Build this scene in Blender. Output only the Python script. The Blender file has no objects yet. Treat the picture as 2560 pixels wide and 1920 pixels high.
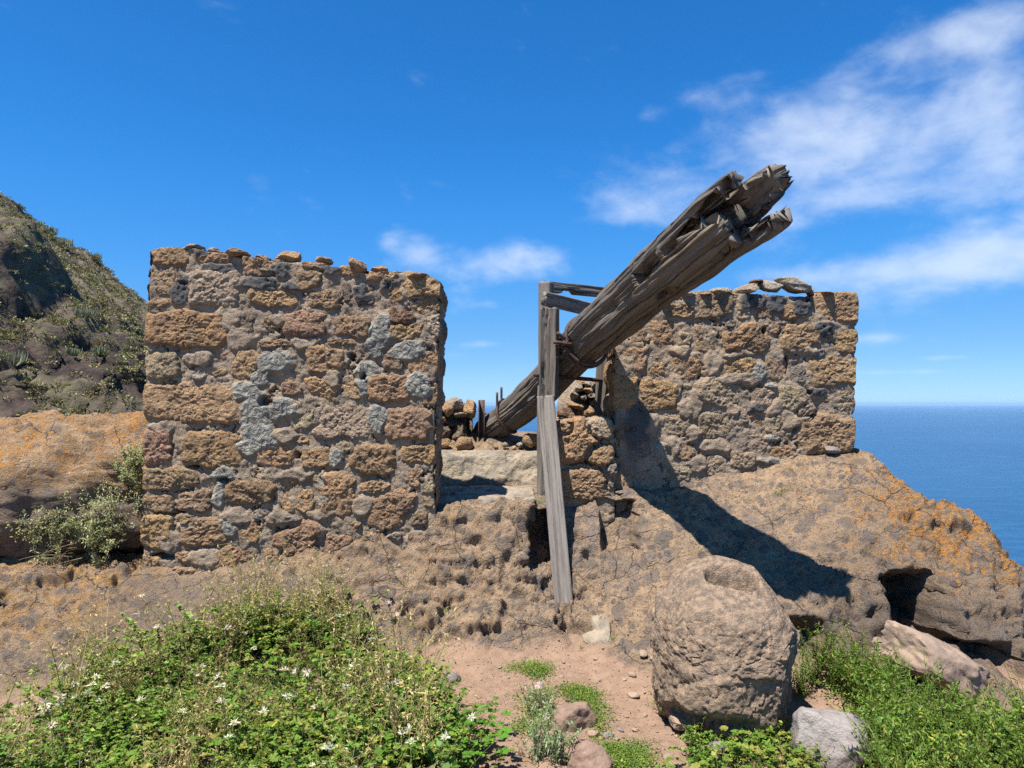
import bpy, bmesh, math
import numpy as np
from mathutils import Vector, Matrix

# ------------------------------------------------------------------ camera, sky, sun, exposure
SC = bpy.context.scene
COL = SC.collection
R = math.radians
F, EYE, HOR = 1762.0, 1.6, 1009.0          # focal length and horizon of the photograph (2560 px wide), eye height in metres
def P(px, py, Y):
    return np.array([(px - 1280.0) / F * Y, Y, EYE + (HOR - py) / F * Y])

cam = bpy.data.cameras.new('camera'); camo = bpy.data.objects.new('camera', cam); COL.objects.link(camo)
camo.location = (0, 0, EYE); camo.rotation_euler = (R(90), 0, 0)
cam.sensor_width = 36; cam.lens = F / 2560 * 36; cam.shift_y = (HOR - 960) / 2560
cam.clip_start = 0.05; cam.clip_end = 200000
SC.camera = camo

SUN_TO = np.array([0.30, 0.325, -1.0]); SUN_TO /= np.linalg.norm(SUN_TO)     # direction the light travels
SUN_EL = math.asin(-SUN_TO[2]); SUN_AZ = math.atan2(-SUN_TO[0], -SUN_TO[1])  # from +Y, clockwise towards +X

def node(nt, t, ins=None, **kw):
    n = nt.nodes.new(t)
    for k, v in kw.items(): setattr(n, k, v)
    for k, v in (ins or {}).items():
        s = n.inputs[k]
        if isinstance(v, bpy.types.NodeSocket): nt.links.new(v, s)
        else: s.default_value = v
    return n
def math_(nt, op, a, b=None, c=None, clamp=False):
    ins = {0: a}
    if b is not None: ins[1] = b
    if c is not None: ins[2] = c
    return node(nt, 'ShaderNodeMath', ins, operation=op, use_clamp=clamp).outputs[0]
def mix(nt, f, a, b, blend='MIX'):
    def c(v): return v if isinstance(v, bpy.types.NodeSocket) else (tuple(v) + (1,))[:4]
    n = node(nt, 'ShaderNodeMix', data_type='RGBA', blend_type=blend)
    for i, v in ((0, f), (6, c(a)), (7, c(b))):
        if isinstance(v, bpy.types.NodeSocket): nt.links.new(v, n.inputs[i])
        else: n.inputs[i].default_value = v
    return n.outputs[2]
def noise(nt, vec, scale, detail=6, rough=0.55, dist=0.0):
    return node(nt, 'ShaderNodeTexNoise', {'Vector': vec, 'Scale': scale, 'Detail': detail, 'Roughness': rough, 'Distortion': dist}).outputs[0]
def sstep(nt, v, a, b):
    return node(nt, 'ShaderNodeMapRange', {0: v, 1: a, 2: b, 3: 0.0, 4: 1.0}, interpolation_type='SMOOTHSTEP').outputs[0]

world = bpy.data.worlds.new('World'); SC.world = world; world.use_nodes = True
nt = world.node_tree; nt.nodes.clear()
sky = node(nt, 'ShaderNodeTexSky', sky_type='NISHITA', sun_disc=False, sun_elevation=SUN_EL, sun_rotation=SUN_AZ,
           altitude=3000, air_density=0.7, dust_density=0.0, ozone_density=8.0)
crv = node(nt, 'ShaderNodeRGBCurve')                                  # the camera's deep, clean blue
for ch, pts in enumerate((((0, 0), (.049, .016), (.075, .035), (.176, .115), (.41, .24), (1, .34)), ((0, 0), (.10, .122), (.154, .182), (.335, .285), (.60, .40), (1, .48)), ((0, 0), (.242, .375), (.352, .475), (.625, .525), (.758, .54), (1, .57)))):
    c = crv.mapping.curves[ch]
    for i, p in enumerate(pts):
        if i == 0: c.points[0].location = p
        elif i == len(pts) - 1: c.points[-1].location = p
        else: c.points.new(*p)
crv.mapping.update()
nt.links.new(node(nt, 'ShaderNodeVectorMath', {0: sky.outputs[0], 1: (.1, .1, .1)}, operation='MULTIPLY').outputs[0], crv.inputs['Color'])
gam = node(nt, 'ShaderNodeVectorMath', {0: crv.outputs[0], 1: (10, 10, 10)}, operation='MULTIPLY').outputs[0]
tc = node(nt, 'ShaderNodeTexCoord').outputs['Generated']
sep = node(nt, 'ShaderNodeSeparateXYZ', {0: tc})
az = math_(nt, 'ARCTAN2', sep.outputs[0], sep.outputs[1])
el = math_(nt, 'ARCSINE', sep.outputs[2])
CLOUDS = [  # px, py, half width px, half height px, strength
    (2260, 330, 360, 130, .60), (2480, 230, 220, 150, .42), (1960, 430, 240, 120, .48), (2440, 640, 290, 85, 1.0), (2080, 690, 260, 55, .62), (2300, 480, 300, 50, .40), (2000, 330, 200, 60, .35), (2250, 120, 200, 40, .42), (2500, 40, 160, 40, .38), (1950, 560, 90, 40, .4),
    (1820, 225, 140, 55, .62), (1600, 520, 150, 65, .72), (1280, 660, 135, 60, .92), (1050, 640, 90, 45, .42), (975, 605, 30, 22, .3), (2050, 250, 150, 70, .4),
    (1150, 770, 60, 45, .6), (1235, 762, 32, 16, .55), (1240, 860, 130, 14, .6), (1150, 890, 70, 12, .5), (2250, 930, 160, 9, .5), (1320, 925, 70, 8, .45), (2200, 845, 100, 14, .5), (2350, 895, 120, 10, .5), (1620, 280, 40, 20, .3), (1335, 520, 70, 40, .22), (2430, 120, 230, 70, .42),
    (1130, 505, 25, 40, .2), (2420, 850, 130, 14, .22), (1260, 880, 130, 12, .12), (2560, 420, 200, 120, .34)]
acc = None
for px, py, w, h, s in CLOUDS:
    a0 = math.atan((px - 1280) / F); e0 = math.atan((HOR - py) / math.hypot(F, px - 1280))
    ca = math.cos(a0)
    sa, se = w / F * ca * ca, h / F * ca
    d1 = math_(nt, 'MULTIPLY', math_(nt, 'SUBTRACT', az, a0), 1 / sa); d2 = math_(nt, 'MULTIPLY', math_(nt, 'SUBTRACT', el, e0), 1 / se)
    q = math_(nt, 'MULTIPLY_ADD', d1, d1, math_(nt, 'MULTIPLY', d2, d2))
    g = math_(nt, 'MULTIPLY', math_(nt, 'EXPONENT', math_(nt, 'MULTIPLY', q, -1.0)), s)
    acc = g if acc is None else math_(nt, 'ADD', acc, g)
cv = node(nt, 'ShaderNodeMapping', {'Vector': tc, 'Scale': (1, 1, 1.9)}).outputs[0]
n1 = noise(nt, cv, 5.5, 10, 0.60, 0.12); n2 = noise(nt, cv, 22, 8, 0.62, 0.1)
band = noise(nt, cv, 2.1, 4, 0.5)
nn = math_(nt, 'MULTIPLY_ADD', n2, 0.34, math_(nt, 'MULTIPLY', n1, 1.05))
dens = math_(nt, 'ADD', math_(nt, 'MULTIPLY', acc, 0.62), math_(nt, 'SUBTRACT', nn, 0.77))
dens = math_(nt, 'ADD', dens, math_(nt, 'MULTIPLY', math_(nt, 'SUBTRACT', band, 0.62), 0.4))
cf = math_(nt, 'MULTIPLY', sstep(nt, dens, 0.0, 0.66), 0.64)
skyc = mix(nt, cf, gam, (4.9, 5.4, 6.1))
bg = node(nt, 'ShaderNodeBackground', {'Color': skyc, 'Strength': 0.094})
nt.links.new(bg.outputs[0], node(nt, 'ShaderNodeOutputWorld').inputs[0])

sun = bpy.data.lights.new('sun', 'SUN'); suno = bpy.data.objects.new('sun', sun); COL.objects.link(suno)
sun.energy = 5.0; sun.angle = R(0.53); sun.color = (1.0, 0.955, 0.89)
suno.rotation_euler = Vector(SUN_TO).to_track_quat('-Z', 'Y').to_euler(); suno.location = (-20, -20, 60)
vs = SC.view_settings
vs.view_transform = 'Standard'; vs.look = 'None'; vs.exposure = 1.0; vs.gamma = 1.0; vs.use_curve_mapping = False
SC.cycles.sample_clamp_indirect = 4.0; SC.cycles.max_bounces = 4; SC.cycles.diffuse_bounces = 3; SC.cycles.transparent_max_bounces = 4
SC.cycles.use_denoising = False

# ------------------------------------------------------------------ numpy helpers
rng = np.random.default_rng(11)
_perm = rng.permutation(256); _perm = np.concatenate([_perm, _perm, _perm])
_grad = rng.normal(size=(256, 3)); _grad /= np.linalg.norm(_grad, axis=1)[:, None]; _grad = _grad.astype(np.float32) * 1.5
_jit = rng.random((256, 4)).astype(np.float32)
def pn(p):
    p = np.asarray(p, np.float32); i = np.floor(p); f = p - i; i = i.astype(np.int32) & 255
    u = f * f * f * (f * (f * 6 - 15) + 10)
    out = 0
    for dx in (0, 1):
        wx = u[..., 0] if dx else 1 - u[..., 0]
        a = _perm[(i[..., 0] + dx) & 255]
        for dy in (0, 1):
            wy = wx * (u[..., 1] if dy else 1 - u[..., 1])
            b = _perm[(a + i[..., 1] + dy) & 255]
            for dz in (0, 1):
                g = _grad[_perm[(b + i[..., 2] + dz) & 255]]
                out = out + wy * (u[..., 2] if dz else 1 - u[..., 2]) * (g[..., 0] * (f[..., 0] - dx) + g[..., 1] * (f[..., 1] - dy) + g[..., 2] * (f[..., 2] - dz))
    return out
def fbm(p, sc, octv=4, gain=0.5, off=0.0):
    p = np.asarray(p, np.float32) * sc + off; s = 0; a = 1.0
    for k in range(octv):
        s = s + a * pn(p + 17.3 * k); p = p * 2.03; a *= gain
    return s
def ridged(p, sc, octv=3, off=0.0):
    p = np.asarray(p, np.float32) * sc + off; s = 0; a = 1.0
    for k in range(octv):
        s = s + a * (1 - 2 * np.abs(pn(p + 9.1 * k))); p = p * 2.07; a *= 0.5
    return s
def worley(p, sc, off=0.0):
    p = np.asarray(p, np.float32) * sc + off
    i = np.floor(p).astype(np.int32); f = p - i
    best = np.full(p.shape[:-1], 9.0, np.float32); rid = np.zeros(p.shape[:-1], np.float32)
    for dx in (-1, 0, 1):
        for dy in (-1, 0, 1):
            for dz in (-1, 0, 1):
                h = _perm[(_perm[(_perm[(i[..., 0] + dx) & 255] + i[..., 1] + dy) & 255] + i[..., 2] + dz) & 255]
                j = _jit[h]
                d = (dx + j[..., 0] - f[..., 0]) ** 2 + (dy + j[..., 1] - f[..., 1]) ** 2 + (dz + j[..., 2] - f[..., 2]) ** 2
                m = d < best
                best = np.where(m, d, best); rid = np.where(m, j[..., 3], rid)
    return np.sqrt(best), rid
def facets(p, sc, off=0.0):
    """broken-rock facets: every cell is a small plane with its own height and slope"""
    p = np.asarray(p, np.float32) * sc + off
    i = np.floor(p).astype(np.int32); f = p - i
    best = np.full(p.shape[:-1], 9.0, np.float32); val = np.zeros(p.shape[:-1], np.float32)
    for dx in (-1, 0, 1):
        for dy in (-1, 0, 1):
            for dz in (-1, 0, 1):
                h = _perm[(_perm[(_perm[(i[..., 0] + dx) & 255] + i[..., 1] + dy) & 255] + i[..., 2] + dz) & 255]
                j = _jit[h]; g = _grad[(h * 7 + 3) & 255]
                ex, ey, ez = f[..., 0] - dx - j[..., 0], f[..., 1] - dy - j[..., 1], f[..., 2] - dz - j[..., 2]
                d = ex * ex + ey * ey + ez * ez; m = d < best
                best = np.where(m, d, best); val = np.where(m, j[..., 3] - .5 + .45 * (ex * g[..., 0] + ey * g[..., 1] + ez * g[..., 2]), val)
    return val
def ss(x, a, b):
    t = np.clip((x - a) / (b - a), 0, 1); return t * t * (3 - 2 * t)
def v3(*a): return np.array(a, float)

WL = {}      # world location of each object's origin
def mesh_obj(name, V, Fs, mat, parent=None, attrs=None, smooth=True, loc=None, color=None):
    V = np.asarray(V, np.float64)
    o0 = WL[parent.name] if parent is not None else (np.asarray(loc, float) if loc is not None else np.zeros(3))
    me = bpy.data.meshes.new(name)
    if not isinstance(Fs, (list, tuple)): Fs = [Fs]
    Fs = [np.asarray(f, np.int32) for f in Fs if len(f)]
    me.vertices.add(len(V)); me.vertices.foreach_set('co', (V - o0).astype(np.float32).ravel())
    me.loops.add(sum(f.size for f in Fs)); me.loops.foreach_set('vertex_index', np.concatenate([f.ravel() for f in Fs]))
    tot = np.concatenate([np.full(len(f), f.shape[1], np.int32) for f in Fs])
    st = np.concatenate([[0], np.cumsum(tot)[:-1]]).astype(np.int32)
    me.polygons.add(len(tot)); me.polygons.foreach_set('loop_start', st)
    me.update(calc_edges=True)
    if smooth: me.polygons.foreach_set('use_smooth', np.ones(len(tot), bool))
    for k, a in (attrs or {}).items():
        a = np.asarray(a, np.float32)
        if a.ndim == 1:
            me.attributes.new(k, 'FLOAT', 'POINT').data.foreach_set('value', a)
        elif k == 'col':
            me.attributes.new(k, 'FLOAT_COLOR', 'POINT').data.foreach_set('color', np.c_[a, np.ones(len(a))].astype(np.float32).ravel())
        else:
            me.attributes.new(k, 'FLOAT_VECTOR', 'POINT').data.foreach_set('vector', a.ravel())
    me.materials.append(mat)
    o = bpy.data.objects.new(name, me); COL.objects.link(o)
    if parent is not None: o.parent = parent
    else: o.location = o0
    WL[o.name] = o0
    if color is not None: o.color = (*color, 1)
    return o
def empty(name, loc, label, cat, group=None):
    o = bpy.data.objects.new(name, None); COL.objects.link(o); o.location = loc; o.empty_display_size = 0.1
    WL[o.name] = np.asarray(loc, float)
    return tag(o, label, cat, group, 'thing')
def tag(o, label=None, cat=None, group=None, kind=None):
    for k, v in (('label', label), ('category', cat), ('group', group), ('kind', kind)):
        if v: o[k] = v
    return o
def gridfaces(n, m, wrap=False):
    a = np.arange(n * m).reshape(n, m)
    if wrap: a = np.concatenate([a, a[:, :1]], 1)
    return np.stack([a[:-1, :-1], a[:-1, 1:], a[1:, 1:], a[1:, :-1]], -1).reshape(-1, 4)
_ico = {}
def ico(s):
    if s not in _ico:
        bm = bmesh.new(); bmesh.ops.create_icosphere(bm, subdivisions=s, radius=1)
        _ico[s] = (np.array([v.co for v in bm.verts]), np.array([[v.index for v in f.verts] for f in bm.faces])); bm.free()
    return _ico[s]
def rotm(rx=0, ry=0, rz=0):
    return np.array(Matrix.Rotation(rz, 3, 'Z') @ Matrix.Rotation(ry, 3, 'Y') @ Matrix.Rotation(rx, 3, 'X'))
def lump(c, rad, rot=(0, 0, 0), seed=0, sub=4, planes=9, rough=0.09, fine=0.02, cut=0.72):
    """an angular stone: sphere cut by random planes, then roughened"""
    V, Fc = ico(sub); V = V.copy(); r = np.random.default_rng(seed + 500)
    for k in range(planes):
        n = r.normal(size=3); n /= np.linalg.norm(n); d = r.uniform(cut - .1, cut + .17)
        t = V @ n - d; V -= np.where(t > 0, t * .93, 0)[:, None] * n
    q = V + seed * 3.7
    V = V * (1 + rough * fbm(q, 1.5, 3)[:, None]) + 0
    nrm = V / np.linalg.norm(V, axis=1)[:, None]
    V = V + nrm * (fine * fbm(q, 6.0, 3) + (.06 * facets(q, 2.2, 3.0) + .03 * facets(q, 5.0, 4.0) if sub >= 5 else 0))[:, None]
    V = (V * np.asarray(rad)) @ rotm(*rot).T + np.asarray(c)
    return V, Fc

# ------------------------------------------------------------------ materials
def mat_new(name):
    m = bpy.data.materials.new(name); m.use_nodes = True; t = m.node_tree; t.nodes.clear()
    return m, t
def mat_out(t, color, rough=0.9, height=None, bstr=0.6, bdist=0.02, spec=0.25, metallic=0.0, extra=None):
    ins = {'Base Color': color, 'Roughness': rough, 'Specular IOR Level': spec, 'Metallic': metallic}
    if height is not None:
        ins['Normal'] = node(t, 'ShaderNodeBump', {'Height': height, 'Strength': bstr, 'Distance': bdist}).outputs[0]
    ins.update(extra or {})
    b = node(t, 'ShaderNodeBsdfPrincipled', ins)
    nt_out = node(t, 'ShaderNodeOutputMaterial'); t.links.new(b.outputs[0], nt_out.inputs[0])
    return b
def attr(t, n, out='Fac'): return node(t, 'ShaderNodeAttribute', attribute_name=n).outputs[out]
def objvec(t, rnd=True):
    v = node(t, 'ShaderNodeTexCoord').outputs['Object']
    if rnd:
        oi = node(t, 'ShaderNodeObjectInfo')
        sc = math_(t, 'MULTIPLY', oi.outputs['Random'], 37.0)
        v = node(t, 'ShaderNodeVectorMath', {0: v, 1: node(t, 'ShaderNodeCombineXYZ', {0: sc, 1: sc, 2: sc}).outputs[0]}, operation='ADD').outputs[0]
    return v

def make_stone_mat():
    m, t = mat_new('tuff_stone'); v = objvec(t)
    c = node(t, 'ShaderNodeObjectInfo').outputs['Color']
    big = noise(t, v, 7, 5, .6); mid = noise(t, v, 28, 6, .65); fine = noise(t, v, 130, 5, .7)
    vor = node(t, 'ShaderNodeTexVoronoi', {'Vector': v, 'Scale': 55.0}).outputs['Distance']
    c1 = mix(t, sstep(t, big, .35, .72), c, mix(t, .55, c, (.10, .085, .075)))
    c2 = mix(t, sstep(t, mid, .38, .68), mix(t, .45, c1, (.50, .36, .22)), c1)
    c3 = mix(t, math_(t, 'MULTIPLY', sstep(t, mid, .60, .80), .55), c2, (.075, .062, .055))
    c4 = mix(t, sstep(t, fine, .3, .7), mix(t, .28, c3, (.03, .025, .02)), c3)
    c5 = mix(t, math_(t, 'MULTIPLY', sstep(t, fine, .64, .74), .4), c4, (.62, .52, .40))
    h = math_(t, 'ADD', math_(t, 'MULTIPLY', mid, .9), math_(t, 'MULTIPLY_ADD', fine, .35, math_(t, 'MULTIPLY', vor, .25)))
    mat_out(t, c5, .95, h, 1.0, .06, .1)
    return m
def make_mortar_mat():
    m, t = mat_new('mortar'); v = objvec(t, False)
    p = attr(t, 'patch'); big = noise(t, v, 5, 5, .6); mid = noise(t, v, 26, 6, .6); fine = noise(t, v, 140, 4, .7)
    a = mix(t, sstep(t, big, .32, .68), (.45, .335, .225), (.27, .205, .148))
    a = mix(t, sstep(t, mid, .42, .72), a, mix(t, .5, a, (.33, .29, .24)))
    b = mix(t, sstep(t, big, .3, .7), (.32, .302, .25), (.205, .193, .165))
    c = mix(t, sstep(t, p, .35, .6), a, b)
    c = mix(t, attr(t, 'dark'), c, (.125, .118, .11))
    c = mix(t, sstep(t, fine, .3, .75), mix(t, .25, c, (.03, .03, .03)), c)
    c = mix(t, math_(t, 'MULTIPLY', sstep(t, fine, .66, .76), .45), c, (.5, .46, .4))
    wv = node(t, 'ShaderNodeTexNoise', {'Vector': v, 'Scale': 13.0, 'Detail': 4.0, 'Distortion': 2.2}).outputs[0]
    hp = math_(t, 'MULTIPLY_ADD', wv, 1.6, math_(t, 'MULTIPLY', fine, .08))
    hn = math_(t, 'MULTIPLY_ADD', mid, .9, math_(t, 'MULTIPLY', fine, .35))
    h = node(t, 'ShaderNodeMix', {0: p, 2: hn, 3: hp}, data_type='FLOAT').outputs[0]
    mat_out(t, c, .93, h, 1.0, .035, .12)
    return m
def make_rock_mat():
    m, t = mat_new('volcanic_breccia'); v = objvec(t, False)
    cl = attr(t, 'clast'); di = attr(t, 'dirt'); li = attr(t, 'lichen'); rid = attr(t, 'rid'); og = attr(t, 'ochre'); gy = attr(t, 'grey')
    big = noise(t, v, 1.7, 5, .6); mid = noise(t, v, 11, 7, .65); fine = noise(t, v, 60, 6, .72); tiny = noise(t, v, 190, 3, .7)
    a = mix(t, sstep(t, mid, .34, .66), (.47, .345, .225), (.30, .225, .16))
    a = mix(t, sstep(t, big, .4, .7), a, mix(t, .55, a, (.225, .19, .165)))
    a = mix(t, math_(t, 'MULTIPLY', sstep(t, fine, .54, .68), .55), a, (.14, .115, .095))
    a = mix(t, math_(t, 'MULTIPLY', sstep(t, fine, .36, .28), .6), a, (.50, .37, .24))
    wv_ = node(t, 'ShaderNodeVectorMath', {0: v, 1: node(t, 'ShaderNodeVectorMath', {0: node(t, 'ShaderNodeTexNoise', {'Vector': v, 'Scale': 14.0, 'Detail': 5.0}).outputs['Color'], 1: (.07, .07, .07)}, operation='MULTIPLY').outputs[0]}, operation='ADD').outputs[0]
    hc = None
    for sc_, thr, rad_ in ((8.0, .70, .50), (19.0, .66, .48), (46.0, .62, .46)):
        vo = node(t, 'ShaderNodeTexVoronoi', {'Vector': wv_, 'Scale': sc_})
        sepc = node(t, 'ShaderNodeSeparateColor', {0: vo.outputs['Color']})
        mk = math_(t, 'MULTIPLY', sstep(t, sepc.outputs[0], thr, thr + .02), sstep(t, vo.outputs['Distance'], rad_, rad_ - .07))
        a = mix(t, math_(t, 'MULTIPLY', mk, .8), a, mix(t, sepc.outputs[1], (.12, .106, .10), (.27, .23, .20)))
        hh = math_(t, 'MULTIPLY', mk, 8.0 / sc_ * .35)
        hc = hh if hc is None else math_(t, 'ADD', hc, hh)
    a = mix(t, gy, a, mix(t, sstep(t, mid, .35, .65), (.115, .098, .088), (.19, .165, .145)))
    a = mix(t, math_(t, 'MULTIPLY', og, sstep(t, mid, .40, .62)), a, (.40, .255, .115))
    ck = mix(t, rid, (.095, .085, .082), (.20, .175, .155))
    a = mix(t, math_(t, 'MULTIPLY', cl, .85), a, ck)
    lm = math_(t, 'MULTIPLY', sstep(t, math_(t, 'ADD', math_(t, 'MULTIPLY_ADD', noise(t, v, 34, 5, .62), .85, math_(t, 'MULTIPLY', noise(t, v, 6, 3, .5), .42)), math_(t, 'MULTIPLY', li, .20)), .80, .835), .9)
    lm = math_(t, 'MULTIPLY', lm, sstep(t, li, .02, .3))
    a = mix(t, lm, a, mix(t, sstep(t, fine, .4, .6), (.47, .27, .085), (.37, .17, .06)))
    wl = math_(t, 'MULTIPLY', sstep(t, noise(t, v, 33, 6, .7), .66, .73), sstep(t, li, .1, .4))
    a = mix(t, wl, a, (.50, .48, .43))
    d = mix(t, sstep(t, mid, .3, .7), (.275, .195, .145), (.20, .14, .105))
    d = mix(t, math_(t, 'MULTIPLY', sstep(t, tiny, .55, .68), .5), d, (.40, .31, .24))
    d = mix(t, math_(t, 'MULTIPLY', sstep(t, fine, .56, .72), .45), d, (.18, .115, .085))
    a = mix(t, di, a, d)
    a = mix(t, math_(t, 'MULTIPLY', sstep(t, tiny, .40, .28), .5), a, (.05, .045, .04))
    a = mix(t, 1.0, a, (1.14, 1.06, .97), 'MULTIPLY')
    ck_ = node(t, 'ShaderNodeTexVoronoi', {'Vector': wv_, 'Scale': 3.1}, feature='DISTANCE_TO_EDGE').outputs['Distance']
    ckm = math_(t, 'MULTIPLY', sstep(t, ck_, .016, .004), sstep(t, big, .42, .56))
    ckm = math_(t, 'MULTIPLY', ckm, math_(t, 'SUBTRACT', 1.0, di))
    a = mix(t, math_(t, 'MULTIPLY', ckm, .5), a, (.035, .03, .026))
    h = math_(t, 'ADD', math_(t, 'SUBTRACT', hc, math_(t, 'MULTIPLY', ckm, .5)), math_(t, 'MULTIPLY_ADD', mid, .5, math_(t, 'MULTIPLY_ADD', fine, .95, math_(t, 'MULTIPLY', tiny, .4))))
    hd = math_(t, 'MULTIPLY_ADD', fine, .25, math_(t, 'MULTIPLY', tiny, .14))
    h = node(t, 'ShaderNodeMix', {0: di, 2: h, 3: hd}, data_type='FLOAT').outputs[0]
    mat_out(t, a, .95, h, 1.0, .04, .12)
    return m
def make_wood_mat(name, c1, c2, c3):
    m, t = mat_new(name); v = attr(t, 'g', 'Vector')
    a = noise(t, v, 26, 7, .68, .3); b = noise(t, v, 90, 5, .7); big = noise(t, v, 4.5, 4, .6)
    c = mix(t, sstep(t, a, .36, .62), c2, c1)
    c = mix(t, sstep(t, big, .48, .72), c, c3)
    c = mix(t, math_(t, 'MULTIPLY', sstep(t, b, .52, .68), .65), c, (.035, .03, .026))
    c = mix(t, math_(t, 'MULTIPLY', sstep(t, b, .42, .30), .45), c, (.42, .37, .31))
    h = math_(t, 'MULTIPLY_ADD', a, .9, math_(t, 'MULTIPLY', b, .5))
    mat_out(t, c, .88, h, .9, .018, .2)
    return m
def make_simple(name, base, dark, sc=20, rough=.9, bstr=.6, bdist=.015, spec=.2, light=None, metallic=0):
    m, t = mat_new(name); v = objvec(t)
    big = noise(t, v, sc * .25, 5, .6); mid = noise(t, v, sc, 7, .65); fine = noise(t, v, sc * 6, 4, .7)
    c = mix(t, sstep(t, mid, .36, .66), base, dark)
    c = mix(t, math_(t, 'MULTIPLY', sstep(t, big, .5, .7), .5), c, dark)
    if light: c = mix(t, math_(t, 'MULTIPLY', sstep(t, big, .55, .66), .8), c, light)
    c = mix(t, math_(t, 'MULTIPLY', sstep(t, fine, .55, .72), .35), c, (.05, .045, .04))
    h = math_(t, 'MULTIPLY_ADD', mid, .8, math_(t, 'MULTIPLY', fine, .3))
    mat_out(t, c, rough, h, bstr, bdist, spec, metallic)
    return m
def make_leaf_mat(name='leaf', rough=.55, transl=.3, tint=(1.12, 1.08, .85)):
    m, t = mat_new(name); c = attr(t, 'col', 'Color')
    c = mix(t, 1.0, c, tint, 'MULTIPLY')
    p = node(t, 'ShaderNodeBsdfPrincipled', {'Base Color': c, 'Roughness': rough, 'Specular IOR Level': .3})
    tr = node(t, 'ShaderNodeBsdfTranslucent', {'Color': mix(t, .35, c, (.35, .42, .08))})
    ms = node(t, 'ShaderNodeMixShader', {0: transl, 1: p.outputs[0], 2: tr.outputs[0]})
    t.links.new(ms.outputs[0], node(t, 'ShaderNodeOutputMaterial').inputs[0])
    return m
M_STONE = make_stone_mat(); M_MORTAR = make_mortar_mat(); M_ROCK = make_rock_mat(); M_LEAF = make_leaf_mat(); M_SCRUB = make_leaf_mat('scrub_leaf', .8, .08, (1.3, 1.2, 1.1))
M_WOOD = make_wood_mat('weathered_wood', (.175, .153, .128), (.080, .069, .059), (.19, .155, .115))
M_PLANK = make_wood_mat('grey_plank', (.225, .198, .17), (.135, .115, .10), (.19, .163, .14))
M_IRON = make_simple('rusty_iron', (.085, .045, .032), (.035, .024, .02), 30, .75, .4, .004, .4)
M_BOULDER = make_simple('basalt_weight', (.40, .283, .188), (.18, .138, .105), 26, .93, 1.0, .04, .15)
M_TAN = make_simple('tan_rock', (.32, .23, .165), (.22, .16, .12), 10, .93, .7, .02, .15)
M_PINK = make_simple('pinkish_rock', (.27, .18, .132), (.18, .12, .09), 14, .93, .7, .02, .15)
M_GREY = make_simple('grey_rock', (.235, .20, .18), (.11, .098, .094), 9, .9, .9, .03, .2, light=(.34, .30, .27))
M_PLASTER = make_simple('old_lime_plaster', (.34, .275, .195), (.17, .148, .122), 6, .92, 1.0, .05, .15, light=(.40, .34, .25))

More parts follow.
